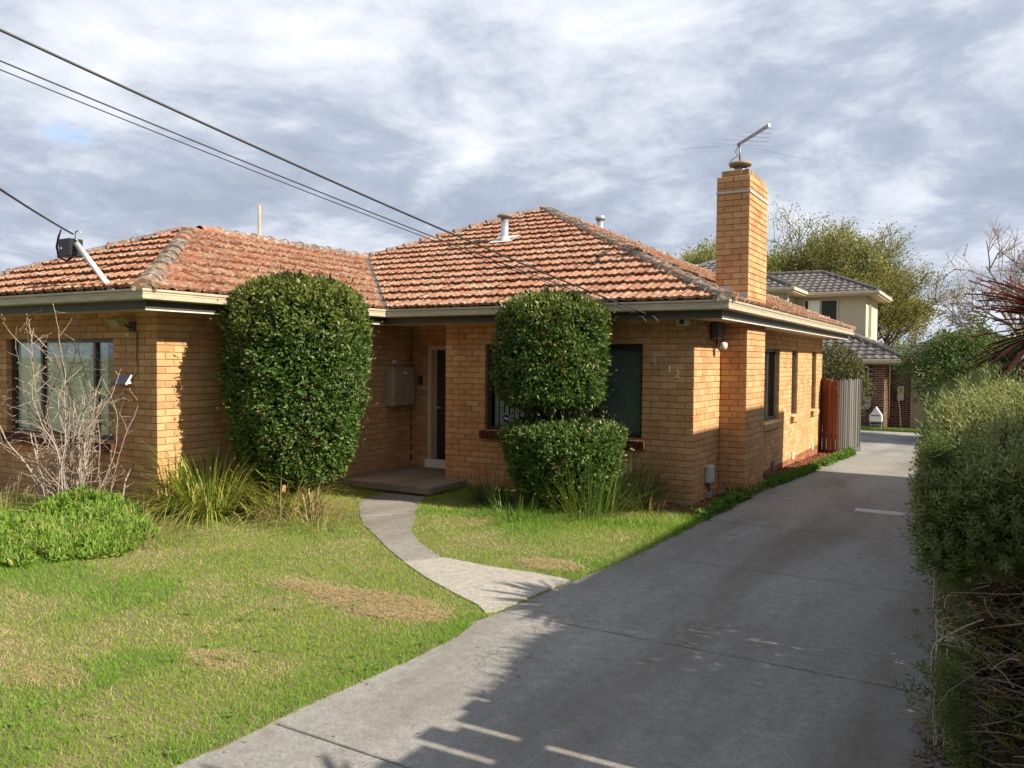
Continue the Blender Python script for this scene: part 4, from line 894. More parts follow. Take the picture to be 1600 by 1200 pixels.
# flat lawn weeds near the drive
def rosettes():
    P = []; D = []; C = []
    for i in range(46):
        x = rng.uniform(-1.9, .1); y = rng.uniform(-8.6, -5.6)
        if x > edge(y)-.05 or rng.random() < .35*(x < -1.6): continue
        for k in range(rng.integers(5, 11)):
            a = rng.uniform(0, 6.28); P.append((x+rng.normal()*.02, y+rng.normal()*.02, float(ground(x, y))+.015)); D.append((math.cos(a), math.sin(a), .25)); C.append(np.array((.15, .25, .04))*rng.uniform(.7, 1.2))
    P, D = np.array(P), np.array(D); V, F = inst(LEAF_V, LEAF_F, frames(D, .2, np.tile([0, 0, 1.], (len(P), 1))), P, rng.uniform(.025, .05, len(P)))
    o = mk('lawn_weeds', V, F, M['dull'], None, np.repeat(np.array(C), 5, axis=0)); tag(o, 'flat dark green weeds in the lawn near the driveway', 'weeds', None, 'stuff')
rosettes()
# mulch strip and edge weeds along the side wall
def mulch():
    n = 9000; y = rng.uniform(-.75, 10, n); x = rng.uniform(-.5, .62, n); k = (x < edge(y)-.06) & ((x > .02) | (y < -.04)) & ((y > -.45) | (x > -.3)) & ~((y > 1.18) & (y < 2.3) & (x < .39)); x, y = x[k], y[k]; n = len(x)
    B, Fb = cbox(1, .45, .2, .04); F4 = np.array([f for f in Fb if len(f) == 4]); F3 = np.array([f for f in Fb if len(f) == 3])
    V0 = np.array([(-.5, -.2, -.08), (.5, -.25, -.08), (.45, .2, -.06), (-.45, .22, -.08), (-.4, -.15, .1), (.4, -.2, .08), (.38, .18, .1), (-.4, .16, .08)]); Fq = np.array([(4, 5, 6, 7), (0, 1, 5, 4), (1, 2, 6, 5), (2, 3, 7, 6), (3, 0, 4, 7)])
    R = frames(np.stack([rng.normal(size=n), rng.normal(size=n), rng.normal(size=n)*.3], -1), .4, np.tile([0, 0, 1.], (n, 1))); V, F = inst(V0, Fq, R, np.stack([x, y, ground(x, y)+rng.uniform(.005, .03, n)], -1), rng.uniform(.025, .06, n))
    C = lerp((.13, .035, .022), (.24, .09, .055), rng.random(n)); o = mk('mulch', V, F, M['mulch'], None, np.repeat(C, 8, axis=0)); tag(o, 'red bark mulch along the foot of the side wall', 'mulch', None, 'stuff')
mulch()
def edge_weeds():
    n = 16000; y = rng.uniform(-1.0, 10.2, n); e_ = edge(y); x = e_-np.abs(rng.normal(size=n))*.09+.03; k = (vnoise(x*0+1, y, 1.3, 31) > .40) & ~((y > 1.15) & (y < 2.55) & (rng.random(n) < .85)) & (x > .04) & ((y > -.3) | (rng.random(n) < .3)); x, y = x[k], y[k]; n = len(x)
    z = ground(x, y)+rng.uniform(0, .12, n)*(.4+vnoise(x, y, 4., 33)); P = np.stack([x, y, z], -1)
    col = lerp((.06, .14, .015), (.13, .24, .03), rng.random(n)); o = leaves('edge_weeds', P, np.tile([0, 0, 1.], (n, 1)), .05, col, M['dull'], None, 1.0, .4, .3, .9); tag(o, 'bright green leafy weeds between the mulch and the driveway', 'weeds', None, 'stuff')
edge_weeds()
strap_clump('weed_tuft', (.30, 1.0, .0), 110, .15, .32, .009, .25, DG, 'dark leafy weed at the foot of the chimney pier', 'weed', .6)
# ------------------------------------------------------------------ fence
def palings(name, p, q, zb, h, wid, cols, mat, label, gaps=None, jit=.02):
    p, q = np.array([*p, 0.]), np.array([*q, 0.]); d = q-p; Ln = np.linalg.norm(d); d /= Ln; n_ = np.array([-d[1], d[0], 0]); root = empty(name, tuple((p+q)/2+[0, 0, zb]), label, 'fence', 'paling fences'); k = int(Ln/wid)
    for i in range(k):
        R = np.stack([d, n_, np.array([0, 0, 1.])], -1); c = np.array(cols[rng.integers(len(cols))])*rng.uniform(.75, 1.25); g = G(); o_ = (i % 2)*.012
        g.box(i*wid+(.002 if gaps is None else -.01), (i+1)*wid-(.003 if gaps is None else (.05 if i in gaps else -.01)), -.008+o_, .008+o_, zb+.12, zb+h+rng.normal()*jit, (R, p), .003, col=c); g.build('paling', mat, root)
    g = G(); R = np.stack([d, n_, np.array([0, 0, 1.])], -1); g.box(0, Ln, -.02, .02, zb-.05, zb+.118, (R, p), col=np.array(cols[0])*.9); g.build('plinth_board', mat, root)
    g = G(); g.box(0, Ln, .022, .06, zb+h-.4, zb+h-.32, (R, p), col=np.array(cols[0])*.9); g.box(0, Ln, .022, .06, zb+.4, zb+.48, (R, p), col=np.array(cols[0])*.9); g.build('rail', mat, root)
    return root
palings('paling_fence', (.0, 9.58), (.44, 9.32), -.27, 1.75, .062, [(.13, .035, .018), (.17, .05, .025), (.11, .03, .016)], M['stain'], 'red-brown stained paling fence panel at the far corner of the house')
palings('paling_fence', (.44, 9.34), (.72, 10.9), -.28, 1.75, .075, [(.10, .092, .08), (.055, .05, .045), (.125, .115, .10), (.045, .042, .038)], M['wood'], 'weathered grey paling fence beside the far end of the driveway')
palings('paling_fence', (3.80, -7.35), (3.78, -6.05), 0, 2.0, .13, [(.3, .27, .22)], M['wood'], 'weathered paling fence behind the near end of the hedge', (2, 4))
# ------------------------------------------------------------------ hedge on the right
hg = empty('hedge', (3.6, -1, 0), 'untidy rosemary-like hedge with bare woody stems along the right of the driveway', 'hedge')
def sprig():
    V = []; F = []; n = 15
    for i in range(n):
        t = i/(n-1); a = i*2.4; y = .02+t*.95; L_ = .30*(1-.45*t); dx_, dz_ = math.cos(a), math.sin(a); b = len(V); w_ = .035
        s = np.array([-dz_, 0, dx_])*w_; p = np.array([0, y, 0]); m_ = p+np.array([dx_*.55, .30, dz_*.55])*L_; q_ = p+np.array([dx_, .75, dz_])*L_
        V += [p, m_-s, q_, m_+s]; F.append((b, b+1, b+2, b+3))
    b = len(V); V += [np.array([-.012, 0, 0]), np.array([.012, 0, 0]), np.array([0, 1, 0])]; F.append((b, b+1, b+2, b+2))
    return np.array(V), np.array(F)[:-1]
SV, SF = sprig()
def hedge():
    def htop(x, y): return 1.72-.34*np.clip((-5.55-y)/.95, 0, 1)**1.6-.07*np.clip((3.45-x)/.4, 0, 1)**2*2+.10*(vnoise(x, y, 1.6, 41)-.5)-.02*np.clip(y+2, 0, 9)
    P = []; Nn = []; C = []
    def add(p, n, cols, jit=.15):
        k = len(p); P.append(p); Nn.append(n); C.append(lerp(cols[0], cols[1], rng.random(k)))
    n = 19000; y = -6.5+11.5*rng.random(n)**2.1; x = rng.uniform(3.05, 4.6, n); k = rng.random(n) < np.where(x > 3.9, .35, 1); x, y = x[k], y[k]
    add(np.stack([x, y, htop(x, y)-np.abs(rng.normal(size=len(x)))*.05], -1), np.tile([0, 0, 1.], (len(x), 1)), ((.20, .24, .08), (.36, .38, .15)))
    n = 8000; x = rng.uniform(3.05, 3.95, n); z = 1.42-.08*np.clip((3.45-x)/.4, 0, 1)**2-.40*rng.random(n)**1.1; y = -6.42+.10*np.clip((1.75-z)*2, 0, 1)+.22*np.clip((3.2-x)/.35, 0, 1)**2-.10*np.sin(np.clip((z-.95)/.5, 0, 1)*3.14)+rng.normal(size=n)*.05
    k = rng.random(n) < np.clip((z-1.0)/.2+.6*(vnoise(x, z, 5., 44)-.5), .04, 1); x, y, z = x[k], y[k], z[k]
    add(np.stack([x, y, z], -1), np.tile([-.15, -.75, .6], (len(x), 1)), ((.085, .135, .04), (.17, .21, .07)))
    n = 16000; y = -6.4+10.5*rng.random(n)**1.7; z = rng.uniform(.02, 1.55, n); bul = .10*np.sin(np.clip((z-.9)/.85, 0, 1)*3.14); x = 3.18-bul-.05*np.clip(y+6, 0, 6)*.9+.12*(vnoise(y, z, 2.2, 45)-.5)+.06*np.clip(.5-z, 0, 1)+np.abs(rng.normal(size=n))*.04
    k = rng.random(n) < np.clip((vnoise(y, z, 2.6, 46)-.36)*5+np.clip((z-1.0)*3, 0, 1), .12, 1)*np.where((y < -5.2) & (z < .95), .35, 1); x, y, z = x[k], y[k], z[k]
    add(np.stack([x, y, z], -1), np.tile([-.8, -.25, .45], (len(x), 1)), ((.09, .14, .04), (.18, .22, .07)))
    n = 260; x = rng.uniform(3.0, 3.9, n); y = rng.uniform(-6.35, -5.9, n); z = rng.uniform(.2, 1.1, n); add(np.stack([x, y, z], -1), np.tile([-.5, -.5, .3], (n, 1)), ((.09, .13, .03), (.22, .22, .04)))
    P, Nn, C = np.concatenate(P), np.concatenate(Nn), np.concatenate(C); K = len(P)
    n = 900; y = -6.5+6*rng.random(n)**1.6; x = rng.uniform(3.05, 4.2, n); p_ = np.stack([x, y, htop(x, y)-.02], -1); V, F = inst(SV*np.array([.55, 1, .55]), SF, frames(np.array([-.15, -.1, 1.])+rng.normal(size=(n, 3))*.25), p_, rng.uniform(.12, .22, n)); mk('shoots', V, F, M['dull'], hg, np.repeat(lerp((.17, .21, .07), (.28, .30, .13), rng.random(n)), len(SV), axis=0))
    D = Nn+rng.normal(size=(K, 3))*.42+np.array([0, 0, .25]); S = rng.uniform(.06, .125, K); V, F = inst(SV, SF, frames(D), P, S)
    mk('foliage', V, F, M['dull'], hg, np.repeat(C, len(SV), axis=0))
    # brown dead inner sprigs, darkening the inside
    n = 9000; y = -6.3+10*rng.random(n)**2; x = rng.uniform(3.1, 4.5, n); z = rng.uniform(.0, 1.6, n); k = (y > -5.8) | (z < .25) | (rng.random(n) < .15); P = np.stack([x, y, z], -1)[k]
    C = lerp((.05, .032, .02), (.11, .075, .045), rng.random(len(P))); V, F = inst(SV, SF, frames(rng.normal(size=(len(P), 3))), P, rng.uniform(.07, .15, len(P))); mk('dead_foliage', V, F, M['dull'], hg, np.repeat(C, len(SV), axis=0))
    n = 34000; P = np.stack([rng.uniform(3.35, 4.6, n), rng.uniform(-5.75, 5.2, n), rng.uniform(.0, 1.62, n)], -1); V, F = inst(LEAF_V, LEAF_F, frames(rng.normal(size=(n, 3))), P, rng.uniform(.08, .15, n)); mk('sun_blocking_foliage', V, F, M['dull'], hg, np.tile((.045, .045, .022), (len(V), 1)))  # oversized leaves added inside so no sun leaks through the hedge
    n = 9000; P = np.stack([rng.uniform(3.62, 4.7, n), rng.uniform(-6.6, -5.5, n), rng.uniform(.0, 1.55, n)], -1); V, F = inst(LEAF_V, LEAF_F, frames(rng.normal(size=(n, 3))), P, rng.uniform(.08, .15, n)); mk('sun_blocking_foliage', V, F, M['dull'], hg, np.tile((.045, .045, .022), (len(V), 1)))  # more leaves added out of view, stopping light leaks at the near end
    g = G()
    for i in range(900):
        big = i < 16; p = np.array([rng.uniform(3.15, 4.3), rng.uniform(-6.3, -5.2) if i < 740 else rng.uniform(-5, 2), rng.uniform(.05, 1.2)]); d = np.array([-1., rng.normal()*.4-.1, rng.normal()*.42+.12]) if rng.random() < .72 else rng.normal(size=3)
        if big: p[0] = rng.uniform(3.75, 4.3)
        d /= np.linalg.norm(d); L_ = rng.uniform(.25, .6); n = 6; Q = [p]
        for k in range(n): d = d+rng.normal(size=3)*.13; d /= np.linalg.norm(d); Q.append(Q[-1]+d*L_/n)
        Q = np.array(Q); Q[:, 0] = np.maximum(Q[:, 0], 3.08+.06*rng.random()); r = rng.uniform(.008, .014) if big else rng.uniform(.0016, .0045); t = np.linspace(0, 1, n+1)
        g.tube(Q, r*(1-.5*t), 5, False, np.array((.42, .34, .27))*rng.uniform(.6, 1.35))
    for i in range(7):
        y = -6.0+i*1.5; b = np.array([3.7+rng.normal()*.1, y, 0]); g.tube([b, b+[-.1, .05, .5], b+[-.25, .1, 1.0], b+[-.2, .1, 1.5]], [.035, .03, .022, .01], 7, False, (.16, .125, .095))
    g.build('branches', M['bark'], hg, True)['kind'] = 'stuff'
    n = 46; fx, fy_ = rng.uniform(3.12, 4.2, n), -6.3+6*rng.random(n)**1.5; P = np.stack([fx, fy_, htop(fx, fy_)+.03], -1); k = rng.random(n) < .3; P[k] = np.stack([rng.uniform(3.15, 3.5, k.sum()), np.full(k.sum(), -6.5), rng.uniform(1.1, 1.35, k.sum())], -1)
    V5 = []; F5 = []
    for i in range(5):
        a = i*1.2566; V5 += [(0, 0, 0), (math.cos(a-.4), .15, math.sin(a-.4)), (math.cos(a)*1.3, .25, math.sin(a)*1.3), (math.cos(a+.4), .15, math.sin(a+.4))]; F5.append((4*i, 4*i+1, 4*i+2, 4*i+3))
    V, F = inst(np.array(V5), np.array(F5), frames(np.array([-.3, -.6, .8])+rng.normal(size=(n, 3))*.4), P, rng.uniform(.006, .010, n)); mk('flowers', V, F, M['dull'], hg, np.tile((.50, .52, .72), (len(V), 1)))['kind'] = 'stuff'
hedge()
def litter():
    n = 1500; y = rng.uniform(-7.4, -4.5, n); x = 3.12+np.abs(rng.normal(size=n))*.5-.12; P = np.stack([x, y, np.full(n, .008)+rng.random(n)*.04], -1); D = np.stack([rng.normal(size=n), rng.normal(size=n), rng.normal(size=n)*.15], -1)
    V, F = inst(LEAF_V*np.array([.6, 1.4, 1]), LEAF_F, frames(D, .3, np.tile([0, 0, 1.], (n, 1))), P, rng.uniform(.02, .06, n)); C = lerp((.12, .075, .045), (.30, .21, .12), rng.random(n)**2)
    o = mk('leaf_litter', V, F, M['dull'], None, np.repeat(C, 5, axis=0)); tag(o, 'brown leaf litter at the foot of the hedge beside the driveway', 'leaf litter', None, 'stuff')
litter()
# ---- cordylines
def cordyline(c, n, label, Lr=(.36, .62), seed=0):
    root = empty('cordyline', (c[0], c[1], 0), label, 'cordyline', 'dark cordylines'); V, F, C, b = [], [], [], 0; k = 8
    for i in range(n):
        th = rng.uniform(0, 6.283); el = math.asin(rng.uniform(-.7, .75)); Ln = rng.uniform(*Lr); d = np.array([math.cos(th), math.sin(th), 0]); t = np.linspace(0, 1, k); ang = el-t**1.5*rng.uniform(.1, .8)
        seg = np.concatenate([[0], np.cumsum(np.cos(ang[:-1]))])*Ln/(k-1); zs = np.concatenate([[0], np.cumsum(np.sin(ang[:-1]))])*Ln/(k-1); P = np.array(c)+d*.03+d[None]*seg[:, None]+np.array([0, 0, 1.])*zs[:, None]
        sd = np.array([-d[1], d[0], 0])*.05*rng.uniform(.7, 1.2); w_ = (np.sin(np.clip(t*.85+.12, 0, 1)*3.14159)**.8)[:, None]*sd[None]*.5+sd*.01; up = np.array([0, 0, .008])
        V.append(np.stack([P-w_+up, P, P+w_+up], 1).reshape(-1, 3)); j = np.arange(k-1)[:, None]*3+b; F.append(np.concatenate([j, j+1, j+4, j+3], 1)); F.append(np.concatenate([j+1, j+2, j+5, j+4], 1)); b += 3*k
        cc = np.array([(.085, .026, .024), (.11, .032, .028), (.06, .024, .022), (.18, .045, .03)][rng.integers(4)])*rng.uniform(.8, 1.3); C.append(np.tile(cc, (3*k, 1)))
    mk('leaves', np.concatenate(V), np.concatenate(F), M['strap'], root, np.concatenate(C)); stems(root, (c[0], c[1], 0), [c], .06, (.12, .1, .08))
cordyline((3.72, -4.55, 2.12), 230, 'dark burgundy cordyline with spiky leaves above the hedge')
cordyline((4.15, -7.6, 2.15), 60, 'second dark cordyline standing nearer the street behind the hedge')
# ------------------------------------------------------------------ neighbour on the right (casts the shade over the drive)
nh = empty('neighbour_house', (11, 2.5, 0), 'tall pale neighbouring house beyond the hedge', 'house')
G().box(7.2, 15, -.4, 5.75, -.2, 5.7).build('wall', M['palewall'], nh); G().box(7.2, 15, -4.1, -.41, -.2, 4.55).build('front_wall', M['palewall'], nh); G().box(7.1, 15.1, -4.2, -.51, 4.55, 4.7).build('front_parapet', M['grey'], nh); G().box(7.1, 15.1, -.5, 5.85, 5.7, 5.86).build('parapet', M['grey'], nh)
for y in (.6, 3.2):
    o = G().box(7.17, 7.198, y, y+1.4, 3.2, 4.5).build('window', M['frame'], nh); G().box(7.16, 7.168, y+.06, y+1.34, 3.26, 4.44).build('pane', M['black'], o)
# ------------------------------------------------------------------ houses at the back
BT = np.array([(0, .0, .018), (.25, 0, .045), (.5, 0, .018), (.75, 0, .0), (1, 0, .018)])
def tile_plane(org, A, Up, na, ns, cons, z, slope, parent, w_=.30, gq=.38):
    ct = 1/math.sqrt(1+slope*slope); U3 = np.array([Up[0]*ct, Up[1]*ct, slope*ct]); A3 = np.array([*A, 0.]); N3 = np.cross(A3, U3); N3 = N3 if N3[2] > 0 else -N3
    tv = np.concatenate([BT*[w_, 1, 1]+[0, 0, .03], BT*[w_, 1, 1]+[0, gq*1.05, -.01], BT*[w_, 1, 1]+[0, 0, -.03]]); n = 5; tf = np.array([(i, i+1, n+i+1, n+i) for i in range(4)]+[(2*n+i, 2*n+i+1, i+1, i) for i in range(4)])
    T = []; R = np.stack([A3, U3, N3], -1)
    for j in range(ns):
        for i in range(na):
            a = (i+.5)*w_; s = (j+.5)*gq*ct
            if all(fa*a+fs*s <= c+.02 for fa, fs, c in cons): T.append(np.array([*org, z])+A3*i*w_+U3*j*gq)
    T = np.array(T); V, F = inst(tv, tf, np.tile(R, (len(T), 1, 1)), T); c = lerp((.085, .078, .075), (.125, .115, .11), rng.random(len(T)))
    o = mk('tile_field', V, F, M['dtile'], parent, np.repeat(c, 15, axis=0)); o['kind'] = 'stuff'
def hip_block(root, x0, x1, y0, y1, ze, slope, fronts, oh=.5):
    """hip roof over a rectangle (walls), eaves oh out; tiles on the visible slopes"""
    X0, X1, Y0, Y1 = x0-oh, x1+oh, y0-oh, y1+oh; W, D = X1-X0, Y1-Y0; h = min(W, D)/2
    if W >= D: r0, r1 = (X0+h, Y0+h), (X1-h, Y0+h)
    else: r0, r1 = (X0+h, Y0+h), (X0+h, Y1-h)
    z, zr = ze, ze+h*slope; g = G(); V = [(X0, Y0, z), (X1, Y0, z), (X1, Y1, z), (X0, Y1, z), (*r0, zr), (*r1, zr)]
    if W >= D: g.add(V, [(0, 1, 5, 4), (2, 3, 4, 5), (1, 2, 5), (3, 0, 4)])
    else: g.add(V, [(0, 1, 4), (1, 2, 5, 4), (2, 3, 5), (3, 0, 4, 5)])
    rf = g.build('roof', M['deck'], root)
    ct = 1/math.sqrt(1+slope*slope)
    if 'front' in fronts: tile_plane((X0, Y0), (1, 0), (0, 1), int(W/.3)+1, int(h/ct/.38)+1, [(-1, 1, 0), (1, 1, W), (0, 1, h)], z+.02, slope, rf)
    if 'right' in fronts: tile_plane((X1, Y0), (0, 1), (-1, 0), int(D/.3)+1, int(h/ct/.38)+1, [(-1, 1, 0), (1, 1, D), (0, 1, h)], z+.02, slope, rf)
    def cap(p, q):
        p, q = np.array(p), np.array(q); L_ = np.linalg.norm(q-p); n = int(L_/.38)
        for i in range(n):
            a, b = p+(q-p)*i/n, p+(q-p)*(i+1.08)/n; g = G(); g.tube([a+[0, 0, .03], b+[0, 0, .02]], [.12, .10], 8, True, np.array((.09, .082, .078))*rng.uniform(.9, 1.2)); g.build('ridge_tile', M['dtile'], rf)
    cap((X1, Y0, z), (*(r1 if W >= D else r0), zr))
    if W >= D: cap((*r0, zr), (*r1, zr)); cap((X1, Y1, z), (*r1, zr)); cap((X0, Y0, z), (*r0, zr))
    else: cap((*r0, zr), (*r1, zr)); cap((X0, Y0, z), (*r0, zr))
    for nm, (a0, a1, b0, b1) in (('gutter', (X0-.06, X1+.06, Y0-.06, Y0)), ('gutter', (X1, X1+.06, Y0, Y1+.06))):
        G().box(a0, a1, b0, b1, z-.10, z+.02, ch=.008).build('gutter', M['cream'], root)
    G().box(X0+.01, X1-.01, Y0+.01, Y1-.01, z-.16, z-.09).build('eave_lining', M['soffit'], root)
    return rf
def win(root, x0, x1, z0, z1, y, axis='x', fr=None):
    o = bpy.data.objects.new('window', None); COL.objects.link(o); o.parent = root; o.matrix_parent_inverse = Matrix.Translation(-root.location)
    g = G()
    for (a, b, c, d) in ((x0, x0+.06, z0, z1), (x1-.06, x1, z0, z1), (x0+.06, x1-.06, z0, z0+.06), (x0+.06, x1-.06, z1-.06, z1), ((x0+x1)/2-.04, (x0+x1)/2+.04, z0+.06, z1-.06)):
        if axis == 'x': g.box(a, b, y-.05, y-.004, c, d)
        else: g.box(y+.004, y+.05, a, b, c, d)
    g.build('frame', fr or M['cream'], o)
    m_ = (x0+x1)/2
    for (a, b) in ((x0+.06, m_-.04), (m_+.04, x1-.06)):
        if axis == 'x': G().box(a, b, y-.03, y-.02, z0+.06, z1-.06).build('pane', PANE, o)
        else: G().box(y+.02, y+.03, a, b, z0+.06, z1-.06).build('pane', PANE, o)
    return o
PANE = simple('far_window_glass', (.035, .04, .042), .06, 0, spec=.9)
rh = empty('two_storey_house', (-5, 28, -.6), 'two-storey cream rendered house with dark tiled hip roofs behind the chimney', 'house')
G().box(-9, -.97, 26, 30.2, -.6, 4.66).build('wall', M['render'], rh); G().box(-10.5, -3.75, 23.2, 25.99, -.6, 4.66).build('projecting_wall', M['render'], rh)
hip_block(rh, -9, -.97, 26, 30.2, 4.8, .42, ('front', 'right')); hip_block(rh, -10.9, -3.75, 23.2, 30.0, 4.82, .42, ('front', 'right'))
win(rh, -3.45, -2.05, 2.9, 4.55, 26.0); win(rh, 26.9, 27.5, 2.9, 4.4, -.97, 'y')
G().box(-3.25, -2.78, 25.87, 25.9, 2.95, 4.5).build('curtain', M['curtain'], rh); G().cyl((-3.62, 23.5, 2.2), (-3.62, 23.5, 4.7), .05, k=8).build('downpipe', M['bead'], rh)
ru = empty('brick_unit', (1, 24, -.55), 'brown brick unit with garage door at the far end of the driveway', 'house')
def rear_wall(name, x0, x1, y, z0, z1, ops, ax='x', each=False):
    g = G(); (g.box(x0, x1, y+.005, y+.1, z0, z1) if ax == 'x' else g.box(y-.1, y-.005, x0, x1, z0, z1)); w_ = g.build(name, M['bmortar'], ru)
    V_, F3, F4, C_, n = [], [], [], [], 0
    z = z0; k = 0
    while z < z1-.05:
        t = x0-(.12 if k % 2 else 0)
        while t < x1:
            a, b = max(t, x0), min(t+.23, x1); t += .24
            if b-a < .04 or any(o_[0] < (a+b)/2 < o_[1] and o_[2] < z+.04 < o_[3] for o_ in ops): continue
            c = np.array([(.11, .042, .026), (.085, .034, .024), (.14, .055, .032), (.10, .04, .03)][rng.integers(4)])*rng.uniform(.85, 1.2)
            V, F = cbox(b-a, .09, .074, .004); V = V+[(a+b)/2, 0, z+.038]; V = V+[0, y+.043, 0] if ax == 'x' else V[:, [1, 0, 2]]*[-1, 1, 1]+[y-.043, 0, 0]
            if each: g = G(); g.add(V, F, c); g.build('brick', M['brown'], w_)
            else:
                V_.append(V); C_.append(np.tile(c, (24, 1))); F3 += [[j+n for j in f] for f in F if len(f) == 3]; F4 += [[j+n for j in f] for f in F if len(f) == 4]; n += 24
        z += .086; k += 1
    if V_: o = mk('brickwork', np.concatenate(V_), [np.array(F3), np.array(F4)], M['brown'], w_, np.concatenate(C_)); o['kind'] = 'stuff'
rear_wall('pillar', -.18, .22, 21.5, -.56, 1.85, [], each=True); rear_wall('pillar_side', 21.5, 21.86, .22, -.56, 1.85, [], 'y')
rear_wall('window_wall', -3.2, -.18, 21.75, -.56, 1.85, [(-1.6, -.32, .3, 1.75)]); rear_wall('return_wall', 21.95, 23.4, .22, -.56, 1.85, [], 'y'); rear_wall('garage_wall', .23, 4.2, 23.4, -.56, 2.1, [(.95, 3.4, -.6, 1.55)])
win(ru, -1.6, -.32, .62, 1.75, 21.75); G().box(-1.6, -.32, 21.72, 21.745, .22, .60).build('lower_panel', PANE, ru)
o = bpy.data.objects.new('garage_door', None); COL.objects.link(o); o.parent = ru; o.matrix_parent_inverse = Matrix.Translation(-ru.location)
for k in range(27): G().box(.95, 3.4, 23.33, 23.36, -.56+k*.079, -.56+k*.079+.068, ch=.008).build('slat', M['roller'], o)
rf_ = hip_block(ru, -5, .45, 21.75, 27., 1.98, .42, ('front', 'right'), .55); hip_block(ru, .5, 5.2, 23.4, 29, 2.05, .42, ('front',), .4)
o = empty('wall_cabinet', (.6, 23.3, .5), 'beige utility cabinet on the brown brick wall beside the garage door', 'cabinet'); G().box(.50, .72, 23.2, 23.39, .45, 1.0, ch=.01).build('cabinet', M['cream'], o)
o = G().tube([(.56, 23.1, .5), (.62, 23.1, .1), (.66, 23.1, -.55)], [.02]*3, 8).build('conduit', M['lightgrey']); tag(o, 'pale conduit pipe below the beige utility cabinet', 'pipe')
cl_ = G(); V = []; n = 8
for i in range(n+1):
    t = i/n
    for z in (.62, .62-.35-.12*math.sin(t*3.1)): V.append((-.62+t*.40, 21.66-.03*math.sin(t*9), z))
cl_.add(V, [(2*i, 2*i+2, 2*i+3, 2*i+1) for i in range(n)]); o = cl_.build('hanging_cloth', M['lightgrey']); tag(o, 'grey cloth hanging under the window of the brown brick unit', 'cloth')
lb = empty('letter_box', (.03, 20.9, -.52), 'white peaked letterbox on thin legs before the brown brick unit', 'letterbox')
g = G(); P5 = [(-.2, -.22), (.2, -.22), (.2, .0), (0, .30), (-.2, .0)]; V = [(.03+x, 20.75, .0+z) for x, z in P5]+[(.03+x, 21.05, .0+z) for x, z in P5]
g.add(V, [(i, (i+1) % 5, 5+(i+1) % 5, 5+i) for i in range(5)]); g.ng += [[4, 3, 2, 1, 0], [5, 6, 7, 8, 9]]; g.build('box', M['white'], lb)
for x in (-.15, .21): G().box(x-.012, x+.012, 20.88, 20.92, -.55, -.22).build('leg', M['lightgrey'], lb)
G().box(-.17, .23, 20.86, 20.94, -.36, -.34).build('shelf', M['lightgrey'], lb); G().box(-.12, .18, 20.742, 20.748, -.02, .01).build('slot', M['black'], lb)
def far_grass():
    n = 16000; x = rng.uniform(-2.5, 3.4, n); y = rng.uniform(20.6, 21.6, n); th = rng.uniform(0, 6.28, n); b = np.stack([x, y, ground(x, y)], -1); s_ = np.stack([np.cos(th), np.sin(th), 0*th], -1)*.012; h = rng.uniform(.05, .14, n)
    V = np.stack([b-s_, b+s_, b+np.stack([rng.normal(size=n)*.03, rng.normal(size=n)*.03, h], -1)], 1).reshape(-1, 3); o = mk('far_grass', V, np.arange(3*n).reshape(-1, 3), M['grass'], None, np.repeat(lerp((.09, .17, .02), (.18, .24, .05), rng.random(n)), 3, axis=0)); tag(o, 'strip of green grass before the brown brick unit', 'grass', None, 'stuff')
far_grass()
# ------------------------------------------------------------------ trees
def tree(name, base, height, crown_r, label, cat='tree', levels=4, leafn=2, leafsize=.12, cols=None, trunk_r=.16, bark=(.12, .10, .08), up=.35, spread=.55, crown0=.25, group=None, bare=False, kids=(3, 5)):
    root = empty(name, base, label, cat, group); g = G(); LP = []; LD = []; b = np.array(base, float)
    def grow(p, d, L_, r, lv):
        n = 4 if lv < 2 else 3; Q = [p]; dd = d/np.linalg.norm(d)
        for i in range(n): dd = dd+rng.normal(size=3)*.13+np.array([0, 0, up*.18]); dd /= np.linalg.norm(dd); Q.append(Q[-1]+dd*L_/n)
        t = np.linspace(0, 1, n+1); g.tube(Q, r*(1-.45*t)+.003, 7 if lv == 0 else (5 if lv < 3 else 3), False, np.array(bark)*rng.uniform(.8, 1.25))
        if lv >= levels-2:
            for q_ in Q[1:]:
                for _ in range(leafn): LP.append(q_+rng.normal(size=3)*leafsize*1.6); LD.append(dd+rng.normal(size=3)*.5)
        if lv < levels:
            for k in range(rng.integers(kids[0], kids[1]+1)):
                f = rng.uniform(.35, 1.0); i = min(int(f*n), n-1); a = rng.normal(size=3); a -= dd*(a@dd); a /= np.linalg.norm(a)+1e-9
                nd = dd*(1-spread*.4)+a*spread*rng.uniform(.7, 1.4)+np.array([0, 0, up*.35]); grow(Q[i]+(Q[i+1]-Q[i])*(f*n-i if f < 1 else 1), nd, L_*rng.uniform(.52, .78), r*.55, lv+1)
    nt_ = 4; tr = np.array([b, b+[.05, 0, height*crown0*.6], b+[0, .05, height*crown0]]); g.tube(tr, [trunk_r*1.2, trunk_r, trunk_r*.9], 9, False, bark)
    for k in range(6):
        a = k*1.047+rng.normal()*.3; o_ = rng.uniform(.35, .95)*crown_r/height*2.0; grow(tr[2]-[0, 0, rng.uniform(0, height*.06)], np.array([math.cos(a)*o_, math.sin(a)*o_, 1.]), height*(1-crown0)*.46, trunk_r*.55, 1)
    g.build('trunk_and_limbs', M['bark'], root, True)
    if not bare and LP:
        LP, LD = np.array(LP), np.array(LD); k = len(LP); V, F = inst(LEAF_V*np.array([1.5, 1, 1]), LEAF_F, frames(LD), LP, leafsize*rng.uniform(.6, 1.4, k)); c = lerp(cols[0], cols[1], rng.random(k)); mk('crown', V, F, M['dull'], root, np.repeat(c, 5, axis=0))
